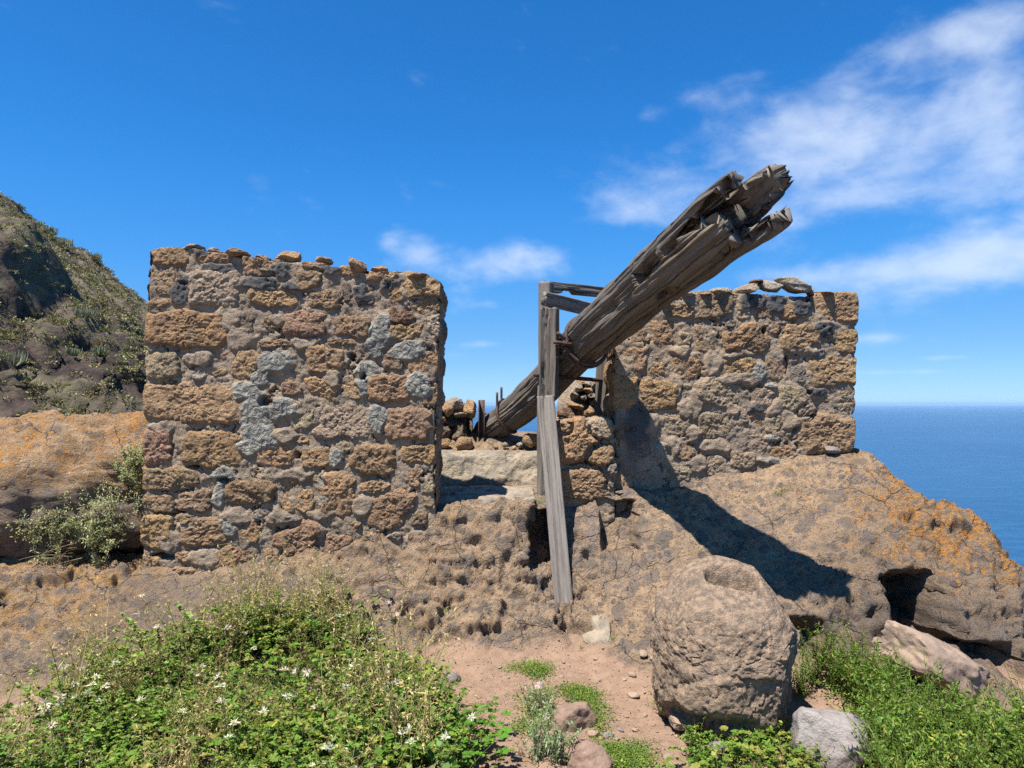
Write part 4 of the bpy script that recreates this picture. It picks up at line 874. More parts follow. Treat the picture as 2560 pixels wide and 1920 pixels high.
frame = empty('timber_frame', tuple(P(1362, 1250, 5.5)), 'old wooden guide frame of two uprights and two top rails around the beam', 'frame')
ff = (-.35, -.94, 0)
plank(frame, 'post', P(1363, 1262, 5.56), P(1366, 706, 5.56), .105, .13, ff, M_PLANK, 90, 1, .007, .96, cracks=2)
plank(frame, 'post', P(1373, 992, 5.44), P(1376, 772, 5.44), .132, .10, ff, M_WOOD, 90, 2, .018, 1.0, cracks=5, wob=.006)
plank(frame, 'post', P(1502, 1250, 6.0), P(1522, 725, 6.0), .15, .13, ff, M_WOOD, 60, 3, .008)
plank(frame, 'rail', P(1360, 746, 5.42), P(1525, 786, 5.85), .105, .05, ff, M_PLANK, 60, 4, .006, cracks=2)
plank(frame, 'rail', P(1356, 716, 5.64), P(1535, 734, 6.06), .085, .06, ff, M_WOOD, 60, 5, .006, notch=[(.25, .40, 1, .03)], cracks=1)
V, Fs = tube_along(np.linspace(P(1337, 937, 5.5), P(1530, 953, 6.03), 12), .017, 10); mesh_obj('iron_rod', V, Fs, M_IRON, parent=frame)
for px, py, Y in ((1396, 850, 5.46), (1398, 866, 5.46)):
    p = P(px, py, Y); V, Fs = tube_along(np.linspace(p - v3(.05, 0, 0), p + v3(.03, .0, 0), 4), .016, 8); mesh_obj('bolt', V, Fs, M_IRON, parent=frame)
prop = plank(None, 'plank', P(1364, 992, 5.30), P(1410, 1516, 4.80), .128, .045, (-.1, -1, .5), M_PLANK, 110, 7, .003, 1.0, cracks=1)
tag(prop, 'long straight grey plank propped from the frame down to the rock', 'plank')
# iron channel post at the butt
def build_iron_post():
    top, bot = P(1203, 1000, 6.5), P(1204, 1120, 6.5)
    root = empty('iron_post', tuple(bot), 'short rusty iron channel post at the lower end of the beam', 'post')
    def bx(name, x0, x1, y0, y1, z0, z1):
        V = np.array([[x, y, z] for x in (x0, x1) for y in (y0, y1) for z in (z0, z1)]) + v3(bot[0], bot[1], 0)
        Fq = np.array([[0, 1, 3, 2], [4, 6, 7, 5], [0, 4, 5, 1], [2, 3, 7, 6], [0, 2, 6, 4], [1, 5, 7, 3]])
        return mesh_obj(name, V, Fq, M_IRON, parent=root, smooth=False)
    z0, z1 = bot[2] - .05, top[2]
    bx('web', -.020, .022, 0, .008, z0, z1); bx('flange', -.028, -.020, -.05, .01, z0, z1); bx('flange', .022, .030, -.05, .01, z0, z1)
    for zz in (z0 + .10, z0 + .17):
        V, Fs = tube_along(np.linspace(v3(bot[0], bot[1] - .012, zz), v3(bot[0], bot[1] + .004, zz), 3), .009, 10); mesh_obj('bolt', V, Fs, M_IRON, parent=root)
build_iron_post()
# ------------------------------------------------------------------ rocks
def rock_attrs(n, V, lich=0.0, grey=0.0, ochre=0.0, seed=0.0, clast=True):
    w2, r2 = worley(V, 11.0, seed); w3, r3 = worley(V, 26.0, seed + 3)
    c = np.clip(ss(.5 - w2, 0, .2) * (r2 > .6) + .7 * ss(.5 - w3, 0, .25) * (r3 > .6), 0, 1) if clast else np.zeros(n)
    bc = lambda a: np.broadcast_to(a, (n,)).astype(np.float32)
    return dict(clast=c, dirt=bc(0), lichen=bc(lich), rid=r2, ochre=bc(ochre), grey=bc(grey)), c
def build_left_rock():
    nu, nv = 340, 190
    th = np.linspace(-np.pi, np.pi, nu, endpoint=False); ph = np.concatenate([np.linspace(-1.5, -.6, 34), np.linspace(-.6, 1.5, nv - 34 + 1)[1:]])
    Tg, Pg = np.meshgrid(th, ph); D = np.stack([np.cos(Pg) * np.cos(Tg), np.cos(Pg) * np.sin(Tg), np.sin(Pg)], -1)
    q = 3.0; rad = v3(2.3, 1.30, .52)
    sc = 1 / ((np.abs(D[..., 0]) / 1) ** q + np.abs(D[..., 1]) ** q + np.abs(D[..., 2]) ** q) ** (1 / q)
    V = D * sc[..., None] * rad + v3(-4.55, 6.3, .88)
    pf = V.reshape(-1, 3); N = (D / rad).reshape(-1, 3); N /= np.linalg.norm(N, axis=1)[:, None]
    at, c = rock_attrs(len(pf), pf, 0, 0, .25, 7.0)
    low = ss(-pf[:, 2], -1.05, -.7)
    d = .17 * fbm(pf, 1.0, 3, .5, 3) + .03 * ridged(pf, 2.4, 3, 50) + .04 * fbm(pf, 4, 3, .55, 9) + .025 * ridged(pf * [1, 1, 2.2], 4, 3, 5) + .012 * fbm(pf, 22, 3, .6) + .012 * c - .05 * low * ss(fbm(pf, 6, 2, .5, 21), .1, .5)
    pf = pf + N * d[:, None]
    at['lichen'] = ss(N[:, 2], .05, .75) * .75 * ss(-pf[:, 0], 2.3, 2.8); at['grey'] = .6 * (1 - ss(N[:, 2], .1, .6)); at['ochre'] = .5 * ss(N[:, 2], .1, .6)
    o = mesh_obj('rock', pf, gridfaces(len(ph), nu, True), M_ROCK, loc=(-4.55, 6.3, .4), attrs=at)
    tag(o, 'broad rounded rock covered in orange lichen, left of the tall wall', 'rock')
build_left_rock()
def build_weight():
    V, Fc = ico(7); D = V.copy(); hh = np.hypot(D[:, 0], D[:, 1]) + 1e-6; el = np.arctan2(D[:, 2], hh)
    # drum profile: (radius, height) along the outline from the bottom centre to the top centre
    prof = np.array([(-90, .0, .0), (-62, .24, .0), (-50, .305, .03), (-36, .335, .12), (-18, .35, .25), (0, .352, .40), (18, .345, .50), (32, .325, .59), (44, .29, .66), (54, .235, .70), (66, .16, .717), (90, .0, .72)])
    e = np.degrees(el); rad = np.interp(e, prof[:, 0], prof[:, 1]); zz = np.interp(e, prof[:, 0], prof[:, 2])
    ux, uy = D[:, 0] / hh, D[:, 1] / hh
    V = np.stack([ux * rad, uy * rad, zz], -1); N = np.stack([ux * np.cos(el), uy * np.cos(el), np.sin(el)], -1)
    for n, c_, f in (((-.60, -.50, -.62), (-.19, -.19, .10), .95), ((-.95, -.3, .05), (-.315, -.1, .35), .7), ((.80, .0, .60), (.22, 0, .64), .8), ((-.72, .0, .70), (-.22, 0, .66), .8), ((.85, -.5, -.05), (.25, -.16, .3), .85), ((.2, -.97, .1), (.05, -.315, .35), .7), ((-.55, -.8, .25), (-.17, -.25, .5), .8), ((.55, -.70, .45), (.18, -.24, .58), .6)):
        n = np.array(n) / np.linalg.norm(n); t = (V - np.array(c_)) @ n; V -= np.where(t > 0, t * f, 0)[:, None] * n
    topm = ss(zz, .60, .69)
    w, rr = worley(V, 26.0, 3.0); q = V
    V = V + N * (.014 * fbm(q, 3.5, 3) + (1 - .75 * topm) * (.008 * fbm(q, 11, 4, .7) + .010 * facets(q, 11.0, 2.0) + .022 * facets(q, 4.5, 6.0) - .008 * ss(.22 - w, 0, .10) * (rr > .75) - .012 * ss(np.abs(fbm(q, 4, 3, .6, 44)), .03, .0)) + .003 * fbm(q, 55, 2))[:, None]
    g = np.exp(-((V[:, 0] + .13) / .15) ** 2 - ((V[:, 2] - .125) / .035) ** 2) * (V[:, 1] < 0); V[:, 1] += .08 * g          # undercut low on the front
    c, s = math.cos(R(-14)), math.sin(R(-14)); a = (V[:, 0] - .02) * c + (V[:, 1] - .0) * s; b = -(V[:, 0] - .02) * s + (V[:, 1] - .0) * c
    e2 = (np.abs(a / .13) ** 2.6 + np.abs(b / .092) ** 2.6) ** (1 / 2.6)
    V[:, 2] += topm * (.014 * np.exp(-((e2 - 1.12) / .12) ** 2) - .15 * (1 - ss(e2, .88, 1.02)))                                   # carved slot on top
    ins = topm * (1 - ss(e2, .93, 1.0)); V[:, 1] += .0 * ins
    V[:, 2] += .36 * V[:, 1] * ss(V[:, 2], .25, .70)                                        # the top slopes towards the viewer
    V[:, 0] += .03 * V[:, 2]
    c0 = v3(1.055, 3.52, .0)
    o = mesh_obj('weight_stone', V + c0, Fc, M_BOULDER, loc=c0)
    tag(o, 'big drum-shaped press weight stone with a carved slot in its top', 'weight stone')
build_weight()
def rock(name, label, cat, c, rad, rot, seed, mat, sub=5, group=None, **kw):
    V, Fc = lump(c, rad, rot, seed, sub, **kw)
    o = mesh_obj(name, V, Fc, mat, loc=(c[0], c[1], V[:, 2].min())); return tag(o, label, cat, group)
g = ground_at(2085, 1905)
rock('rock', 'angular grey and white rock in front of the weight stone', 'rock', P(2088, 1850, 3.12) + v3(0, 0.02, -.02), (.19, .15, .165), (R(-20), R(18), R(-10)), 3, M_GREY, planes=12, rough=.05)
rock('rock', 'long pale tan boulder lying beside the green herbs', 'boulder', P(2345, 1660, 3.72), (.37, .17, .15), (R(10), R(27), R(-6)), 8, M_TAN, planes=16, rough=.05, cut=.66, fine=.03)
rock('rock', 'flat reddish stone between the thistle and the green creepers on the path', 'rock', P(1427, 1800, 3.5) + v3(0, .02, -.02), (.125, .12, .115), (R(-25), R(6), R(20)), 21, M_PINK, planes=10, rough=.05)
rock('rock', 'pointed pinkish stone at the bottom edge, under the thistle', 'rock', P(1470, 1905, 3.12) + v3(0, 0, -.01), (.125, .12, .10), (R(-15), R(-8), R(70)), 34, M_PINK, planes=10, rough=.05)
rock('rock', 'small light grey stone in the leaves below the weight stone', 'rock', P(1795, 1890, 3.14), (.07, .06, .065), (0, R(10), R(40)), 15, M_GREY, planes=9)
rock('rock', 'flat tan stone wedged under the weight stone', 'rock', P(1705, 1800, 3.42), (.075, .07, .04), (0, 0, R(20)), 18, M_TAN, planes=9)
rock('rock', 'triangular tan stone leaning against the left side of the weight stone', 'rock', P(1650, 1535, 3.9) , (.055, .05, .06), (0, R(20), 0), 26, M_TAN, planes=8)
rock('rock', 'small tan rock showing among the herbs at the right edge', 'rock', P(2400, 1775, 3.45), (.05, .05, .04), (0, 0, 0), 28, M_TAN, planes=8)
rock('rock', 'pale flat pebble beside a grass tuft on the upper rock', 'rock', P(1952, 1245, 5.15) + v3(0, 0, .0), (.06, .05, .025), (0, 0, .3), 41, M_GREY, sub=4, planes=8)
rock('rock', 'white broken stone at the foot of the wall corner', 'rock', P(2078, 1125, 5.36), (.075, .05, .03), (0, R(8), .3), 43, M_GREY, sub=4, planes=8)
rock('rock', 'dark jagged stone at the edge of the weeds on the path', 'rock', P(1128, 1700, 4.05), (.06, .05, .05), (0, .3, .5), 47, M_GREY, sub=4, planes=6)  # added stone, in place of the dark shadow of a step in the rock
# pale lime scrap on the rock below the plank
def build_scrap():
    pts = np.array([(1478, 1549), (1505, 1552), (1512, 1560), (1524, 1562), (1527, 1590), (1532, 1605), (1480, 1605), (1452, 1592), (1462, 1580), (1488, 1578), (1480, 1566)], float)
    W = []
    for a, b in pts:
        gp = ground_at(a, b, y0=3.5); W.append((gp[0], gp[1], tz(gp[0], gp[1])))
    W = np.array(W); c = W.mean(0)
    rings = [c + (W - c) * f + v3(0, 0, h) for f, h in ((1.04, -.012), (1.0, .008), (.9, .014), (.6, .016), (.3, .016))]
    V = np.concatenate(rings + [c[None] + v3(0, 0, .016)]); n = len(W)
    Fs = [gridfaces(5, n, True), np.array([[4 * n + i, 4 * n + (i + 1) % n, 5 * n] for i in range(n)])]
    tag(mesh_obj('plaster_scrap', V, Fs, M_PLASTER, loc=tuple(c)), 'cream scrap of lime plaster stuck to the rock below the plank', 'plaster')
build_scrap()
pr = np.random.default_rng(77); npb = 0
PEB = [(1608, 1640, 16), (1630, 1652, 9), (1582, 1690, 14), (1588, 1710, 9), (1585, 1740, 16), (1610, 1718, 9), (1640, 1745, 9), (1613, 1775, 8), (1612, 1792, 10), (1603, 1808, 14), (1551, 1826, 10), (1577, 1828, 8), (1587, 1825, 9), (1555, 1812, 14), (1409, 1664, 7), (1420, 1682, 7), (1405, 1698, 8),
       (1596, 1800, 7), (1545, 1850, 7), (1568, 1858, 7), (1670, 1905, 16), (1640, 1895, 10), (1700, 1880, 12), (1483, 1832, 18), (1525, 1840, 18), (1655, 1720, 12), (1500, 1700, 6), (1530, 1760, 6), (1560, 1700, 8), (1620, 1680, 12), (1250, 1668, 6), (1230, 1690, 5), (1290, 1715, 5), (1520, 1655, 8), (1490, 1650, 7), (1640, 1620, 14)]
for px, py, rp in PEB[::2] + [PEB[1], PEB[5], PEB[23], PEB[25]]:
    gp = ground_at(px, py); rr_ = rp * gp[1] / F
    V, Fc = lump((gp[0], gp[1], tz(gp[0], gp[1]) + rr_ * .15), (rr_ * 1.15, rr_ * .9, rr_ * .55), (0, 0, pr.uniform(0, 6)), int(pr.integers(1, 400)), 3, planes=12, rough=.12, cut=.62)
    tan = pr.random() < .8
    o = mesh_obj('pebble', V, Fc, M_TAN if tan else M_GREY, loc=(gp[0], gp[1], gp[2]), smooth=False)
    tag(o, 'small tan pebble lying on the dirt path' if tan else 'small grey pebble lying on the dirt path', 'pebble', 'pebbles on the path')
def build_gravel():
    Vs, Fs = [], []; n0 = 0; v0, f0 = ico(1)
    for k in range(3600):
        px, py = pr.uniform(1000, 1700), pr.uniform(1600, 1930); gp = v3(0, 0, 0); Y = EYE * F / (py - HOR) ; x = (px - 1280) / F * Y
        if pr.random() < .25: x, Y = pr.uniform(-3, 2.6), pr.uniform(2.7, 4.6)
        z = tz(x, Y)
        if z > .22: continue
        r0 = pr.uniform(.0015, .0045) if pr.random() < .92 else pr.uniform(.0045, .009)
        V = v0 * (1 + .35 * pr.uniform(-1, 1, (len(v0), 1))) * r0 * v3(1.1, 1, .7) + v3(x, Y, z + r0 * .3)
        Vs.append(V); Fs.append(f0 + n0); n0 += len(V)
    tag(mesh_obj('gravel', np.concatenate(Vs), np.concatenate(Fs), M_TAN, smooth=False), 'fine grit scattered over the dirt path', 'gravel', kind='stuff')
build_gravel()
# ------------------------------------------------------------------ plants
class Leafy:
    def __init__(s, seed): s.V = []; s.Q = []; s.C = []; s.n = 0; s.r = np.random.default_rng(seed)
    def leaves(s, pos, dirs, L, W, col, fold=.2, cv=.2):
        pos = np.atleast_2d(pos); n = len(pos); dirs = np.broadcast_to(dirs, pos.shape); dirs = dirs / (np.linalg.norm(dirs, axis=1)[:, None] + 1e-9)
        L = np.broadcast_to(L, (n,))[:, None]; W = np.broadcast_to(W, (n,))[:, None]
        up = v3(0, 0, 1) + s.r.normal(0, .45, (n, 3)); side = np.cross(dirs, up); side /= np.linalg.norm(side, axis=1)[:, None] + 1e-9
        nor = np.cross(side, dirs)
        q = np.stack([pos, pos + dirs * L * .48 + side * W * .5 + nor * fold * W, pos + dirs * L - nor * L * .12, pos + dirs * L * .48 - side * W * .5 + nor * fold * W], 1)
        c = np.broadcast_to(np.asarray(col, float), (n, 3)) * (1 + cv * s.r.uniform(-1, 1, (n, 1))) * (1 + .08 * s.r.uniform(-1, 1, (n, 3)))
        s.V.append(q.reshape(-1, 3)); s.C.append(np.repeat(c, 4, 0)); s.Q.append(np.arange(4 * n).reshape(n, 4) + s.n); s.n += 4 * n
    def stem(s, pts, r0, r1, col):
        pts = np.asarray(pts); n = len(pts); rad = np.linspace(r0, r1, n)
        th = np.array([0, 2.1, 4.2]); V = pts[:, None] + rad[:, None, None] * np.stack([np.cos(th), np.sin(th), 0 * th], -1)[None]
        T = pts[-1] - pts[0]
        if abs(T[2]) < .6 * np.linalg.norm(T): V = pts[:, None] + rad[:, None, None] * np.stack([.5 * np.cos(th), .5 * np.sin(th), np.sin(th + .7)], -1)[None]
        s.V.append(V.reshape(-1, 3)); s.Q.append(gridfaces(n, 3, True) + s.n); s.n += 3 * n; s.C.append(np.broadcast_to(np.asarray(col, float), (3 * n, 3)))
    def arr(s): return np.concatenate(s.V), np.concatenate(s.Q), np.concatenate(s.C)
GREEN, YEL, STRAW, DGREEN, BGREEN, SILV = (.100, .195, .032), (.195, .215, .05), (.42, .345, .19), (.055, .105, .025), (.115, .205, .032), (.33, .36, .25)
def curve(r, L, lean, nseg=6, bend=.5):
    a = r.uniform(0, 2 * np.pi); t = np.linspace(0, 1, nseg)[:, None]
    h = v3(math.cos(a), math.sin(a), 0); side = v3(-math.sin(a), math.cos(a), 0) * r.normal(0, .15)
    return (h + side) * (lean * t + bend * lean * t ** 2) * L * .6 + v3(0, 0, 1) * L * (t - .35 * lean * bend * t ** 2)
def along(r, pts, n, t0=.15):
    t = r.uniform(t0, 1, n); k = np.clip(t * (len(pts) - 1), 0, len(pts) - 1.001); i = k.astype(int); f = (k - i)[:, None]
    return pts[i] * (1 - f) + pts[i + 1] * f, t
def T_herb(seed):
    s = Leafy(seed); r = s.r; yel = r.random() < .4
    for k in range(r.integers(6, 10)):
        pts = curve(r, r.uniform(.12, .30), r.uniform(.3, 1.1)); s.stem(pts, .0015, .0008, (.16, .17, .06))
        p, t = along(r, pts, 14)
        for j in range(3):
            d = r.normal(0, 1, p.shape); d[:, 2] = np.abs(d[:, 2]) * .4
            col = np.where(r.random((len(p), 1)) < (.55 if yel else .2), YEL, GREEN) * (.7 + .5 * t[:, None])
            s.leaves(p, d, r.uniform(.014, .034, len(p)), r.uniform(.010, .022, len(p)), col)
    return s.arr()
def T_dry(seed):
    s = Leafy(seed); r = s.r
    for k in range(r.integers(2, 5)):
        L = r.uniform(.25, .55); pts = curve(r, L, r.uniform(.1, .7), 8, .4); col = np.array(STRAW) * r.uniform(.7, 1.15) if r.random() < .75 else np.array((.20, .21, .08))
        s.stem(pts, .0026, .0013, col)
        p, t = along(r, pts, 9, .35)
        for a in p:
            e = a + r.normal(0, 1, 3) * v3(.05, .05, .02) + v3(0, 0, .035); s.stem(np.linspace(a, e, 3), .001, .0007, col)
            s.leaves(np.repeat(e[None], 3, 0), r.normal(0, 1, (3, 3)) + v3(0, 0, .5), .016, .006, col * 1.05)
        p, t = along(r, pts, 12, .0); s.leaves(p, r.normal(0, 1, p.shape), r.uniform(.015, .04, len(p)), .006, np.where(r.random((len(p), 1)) < .5, STRAW, YEL))
    return s.arr()
def T_fluff(seed):
    s = Leafy(seed); r = s.r
    for k in range(r.integers(2, 4)):
        pts = curve(r, r.uniform(.2, .36), r.uniform(.2, .7), 6); s.stem(pts, .0017, .001, (.22, .21, .1))
        d = r.normal(0, 1, (34, 3)); d[:, 2] = np.abs(d[:, 2]); s.leaves(np.repeat(pts[-1][None], 34, 0), d, r.uniform(.012, .026, 34), .005, (.62, .60, .56), cv=.12)
        p, t = along(r, pts, 8, .0); s.leaves(p, r.normal(0, 1, p.shape), .03, .009, (.16, .19, .07))
    return s.arr()
def T_broad(seed):
    s = Leafy(seed); r = s.r
    for k in range(r.integers(7, 13)):
        pts = curve(r, r.uniform(.10, .24), r.uniform(.4, 1.3), 5); s.stem(pts, .0018, .0012, (.17, .19, .07)); c0 = pts[-1]
        base = np.array(BGREEN) if r.random() < .75 else np.array(YEL); rad = r.uniform(.018, .036)
        out = pts[-1] - pts[-2]; out[2] = 0; a0 = math.atan2(out[1], out[0])
        for a in np.linspace(-2.1, 2.1, 6):      # rounded, lobed blade made of six lobes
            d = v3(math.cos(a0 + a), math.sin(a0 + a), r.normal(.05, .12)); s.leaves(c0[None], d[None], rad, rad * 1.05, base * r.uniform(.9, 1.1), fold=.05, cv=.05)
    return s.arr()
def T_feather(seed):
    s = Leafy(seed); r = s.r
    for k in range(r.integers(7, 11)):
        pts = curve(r, r.uniform(.16, .36), r.uniform(.15, .8), 7, .5); s.stem(pts, .0018, .0009, (.13, .19, .05))
        p, t = along(r, pts, 36, .08); d = r.normal(0, 1, p.shape) + v3(0, 0, .55)
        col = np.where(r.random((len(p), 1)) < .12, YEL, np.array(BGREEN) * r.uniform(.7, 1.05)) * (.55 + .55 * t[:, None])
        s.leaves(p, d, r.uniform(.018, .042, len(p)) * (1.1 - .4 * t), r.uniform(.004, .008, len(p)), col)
    return s.arr()
def T_mat(seed):
    s = Leafy(seed); r = s.r; n = 130
    p = np.c_[r.normal(0, .05, (n, 2)), r.uniform(.003, .035, n)]; d = r.normal(0, 1, (n, 3)); d[:, 2] = np.abs(d[:, 2]) * .5
    s.leaves(p, d, r.uniform(.007, .015, n), r.uniform(.005, .011, n), np.where(r.random((n, 1)) < .22, YEL, np.array(GREEN) * .95)); return s.arr()
def T_grass(seed):
    s = Leafy(seed); r = s.r; n = 26; d = r.normal(0, .55, (n, 3)); d[:, 2] = 1; dry = r.random() < .4
    s.leaves(np.c_[r.normal(0, .012, (n, 2)), np.zeros(n)], d, r.uniform(.05, .13, n), .005, STRAW if dry else (.13, .2, .04)); return s.arr()
def inst(temps, spots, scale, seed, tilt=.18, hv=0.0):
    """copies of the templates at spots -> one mesh's arrays"""
    r = np.random.default_rng(seed); which = r.integers(0, len(temps), len(spots)); Vs, Qs, Cs = [], [], []; n0 = 0
    for k, (V, Q, C) in enumerate(temps):
        sp = spots[which == k]
        if not len(sp): continue
        m = len(sp); a = r.uniform(0, 6.283, m); sc = r.uniform(*scale, m) * (1 + hv * fbm(sp * [1, 1, 0], 2.2, 2, .5, 71))
        Rm = np.zeros((m, 3, 3)); Rm[:, 0, 0] = np.cos(a); Rm[:, 0, 1] = -np.sin(a); Rm[:, 1, 0] = np.sin(a); Rm[:, 1, 1] = np.cos(a); Rm[:, 2, 2] = 1
        W = np.einsum('mij,nj->mni', Rm, V) * sc[:, None, None]; tl = r.normal(0, tilt, (m, 2))
        W[..., 0] += W[..., 2] * tl[:, 0, None]; W[..., 1] += W[..., 2] * tl[:, 1, None]; W += sp[:, None]
        Vs.append(W.reshape(-1, 3)); Qs.append((Q[None] + (np.arange(m) * len(V))[:, None, None]).reshape(-1, 4) + n0); n0 += m * len(V)
        tint = r.uniform(.78, 1.18, (m, 1, 1)) * (1 + .08 * r.uniform(-1, 1, (m, 1, 3))); Cs.append((C[None] * tint).reshape(-1, 3))
    return np.concatenate(Vs), np.concatenate(Qs), np.concatenate(Cs)
def join(lst):
    Vs, Qs, Cs = [], [], []; n0 = 0
    for V, Q, C in lst: Vs.append(V); Qs.append(Q + n0); Cs.append(C); n0 += len(V)
    return np.concatenate(Vs), np.concatenate(Qs), np.concatenate(Cs)
def inpoly(px, py, poly):
    poly = np.asarray(poly, float); ins = np.zeros(len(px), bool); j = len(poly) - 1
    for i in range(len(poly)):
        xi, yi = poly[i]; xj, yj = poly[j]
        c = ((yi > py) != (yj > py)) & (px < (xj - xi) * (py - yi) / (yj - yi + 1e-9) + xi); ins ^= c; j = i
    return ins
def scatter(poly, n, seed, box=(-3.2, 3.0, 2.45, 4.9), clump=0.0):
    """n spots on the ground whose feet lie inside the outline"""
    r = np.random.default_rng(seed); out = []
    while len(out) < n:
        x = r.uniform(box[0], box[1], 4000); y = r.uniform(box[2], box[3], 4000); z = tz(x, y)
        px = 1280 + F * x / y; py = HOR - F * (z - EYE) / y
        m = inpoly(px, py, poly)
        if clump: m &= (.5 + clump * fbm(np.c_[x, y, 0 * x + seed], 2.6, 2)) > r.random(4000)
        out += list(np.c_[x, y, z - .008][m])
    return np.array(out[:n])
HERB = [T_herb(i) for i in range(12)]; DRY = [T_dry(40 + i) for i in range(10)]; FLUFF = [T_fluff(60 + i) for i in range(6)]; BROAD = [T_broad(80 + i) for i in range(8)]
FEATH = [T_feather(100 + i) for i in range(10)]; MATS = [T_mat(120 + i) for i in range(6)]; GRASS = [T_grass(140 + i) for i in range(6)]
LEFT = [(-120, 1900), (40, 1850), (170, 1790), (250, 1680), (330, 1620), (460, 1640), (600, 1580), (760, 1560), (850, 1590), (930, 1640), (1010, 1690), (1080, 1770), (1150, 1850), (1170, 1960), (1150, 2200), (-200, 2200)]
LEFTB = [(250, 1680), (340, 1630), (520, 1630), (600, 1580), (760, 1560), (860, 1610), (1000, 1700), (1120, 1830), (1150, 2200), (-100, 2200), (-100, 1900), (100, 1800)]
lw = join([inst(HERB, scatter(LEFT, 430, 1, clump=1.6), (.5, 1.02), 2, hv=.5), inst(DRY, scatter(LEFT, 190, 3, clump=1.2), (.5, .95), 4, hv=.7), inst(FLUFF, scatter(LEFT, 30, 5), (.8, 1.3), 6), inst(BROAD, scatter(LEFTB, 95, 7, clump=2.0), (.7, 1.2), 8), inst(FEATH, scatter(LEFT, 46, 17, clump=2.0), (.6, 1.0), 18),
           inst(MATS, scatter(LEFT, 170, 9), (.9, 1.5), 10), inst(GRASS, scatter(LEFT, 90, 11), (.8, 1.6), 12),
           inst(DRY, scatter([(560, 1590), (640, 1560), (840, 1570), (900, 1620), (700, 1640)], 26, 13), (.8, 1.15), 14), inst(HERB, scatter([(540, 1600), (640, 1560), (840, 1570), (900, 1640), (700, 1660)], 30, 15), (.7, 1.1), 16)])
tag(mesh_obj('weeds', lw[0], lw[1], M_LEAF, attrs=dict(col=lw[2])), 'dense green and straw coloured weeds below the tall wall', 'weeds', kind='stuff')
RIGHT = [(1985, 1745), (2030, 1660), (2100, 1640), (2170, 1680), (2240, 1780), (2340, 1850), (2480, 1880), (2620, 1850), (2700, 2000), (2600, 2250), (2200, 2250), (2190, 1880), (2140, 1760), (2060, 1725)]
RFAR = [(2330, 1860), (2480, 1880), (2620, 1850), (2700, 2000), (2600, 2250), (2400, 2250)]
LOWR = [(1700, 1885), (1790, 1865), (1900, 1850), (1985, 1800), (2010, 1850), (2080, 1950), (2150, 2200), (1690, 2200)]
rw = join([inst(FEATH, scatter(RIGHT, 210, 21), (.75, 1.15), 22), inst(HERB, scatter(RFAR, 90, 23), (.7, 1.1), 24), inst(DRY, scatter(RFAR, 14, 25), (.4, .7), 26), inst(FEATH, scatter(LOWR, 20, 27), (.4, .6), 28), inst(BROAD, scatter(LOWR, 40, 29), (.45, .75), 30),
           inst(HERB, scatter(LOWR, 40, 31), (.4, .7), 32), inst(MATS, scatter(RIGHT, 90, 33), (.9, 1.5), 34)])
tag(mesh_obj('green_herbs', rw[0], rw[1], M_LEAF, attrs=dict(col=rw[2])), 'bright green feathery herbs right of the weight stone', 'herbs', kind='stuff')
CREEP = [[(1400, 1725), (1440, 1715), (1490, 1735), (1500, 1790), (1520, 1830), (1490, 1845), (1480, 1790), (1460, 1750), (1410, 1750)], [(1480, 1850), (1560, 1860), (1640, 1880), (1640, 1920), (1600, 1960), (1530, 1960), (1490, 1890)], [(1270, 1675), (1320, 1650), (1380, 1672), (1370, 1690), (1290, 1690)], [(1300, 1760), (1330, 1720), (1380, 1720), (1400, 1760), (1340, 1840), (1290, 1830)]]
cr = join([inst(MATS, scatter(p, n, 50 + i), (.6, 1.0), 60 + i) for i, (p, n) in enumerate(zip(CREEP, (46, 60, 20, 26)))])
tag(mesh_obj('creepers', cr[0], cr[1], M_LEAF, attrs=dict(col=cr[2])), 'low green creepers around the reddish stones on the path', 'creepers', kind='stuff')
def small_plant(name, label, cat, temps, pos, scale, seed, group=None):
    V, Q, C = inst(temps, np.atleast_2d(pos), scale, seed); return tag(mesh_obj(name, V, Q, M_LEAF, attrs=dict(col=C), loc=np.atleast_2d(pos)[0]), label, cat, group)
gp = P(1342, 1262, 5.3); small_plant('weed', 'tiny green weed at the foot of the left upright', 'weed', MATS, [gp, gp + v3(.02, 0, .02), gp + v3(0, -.02, .03)], (.45, .6), 1)
gp = ground_at(1960, 1240); small_plant('grass_tuft', 'grass tuft on the upper rock below the right wall', 'grass', GRASS, [gp, gp + v3(.05, .02, 0), gp + v3(-.05, 0, 0), gp + v3(.09, -.03, 0)], (.6, 1.0), 2)
for (px, py, lab, tm) in [(1640, 1765, 'small green sprig at the left foot of the weight stone', MATS), (1452, 1620, 'dry brown sprig beside the cream plaster scrap', GRASS), (1530, 1600, 'second dry sprig, right of the cream plaster scrap', GRASS), (1672, 1800, 'pale green sprig under the left edge of the weight stone', HERB)]:
    gp = ground_at(px, py); gp[2] = tz(gp[0], gp[1]); small_plant('sprig', lab, 'sprig', tm, [gp], (.45, .55), px)
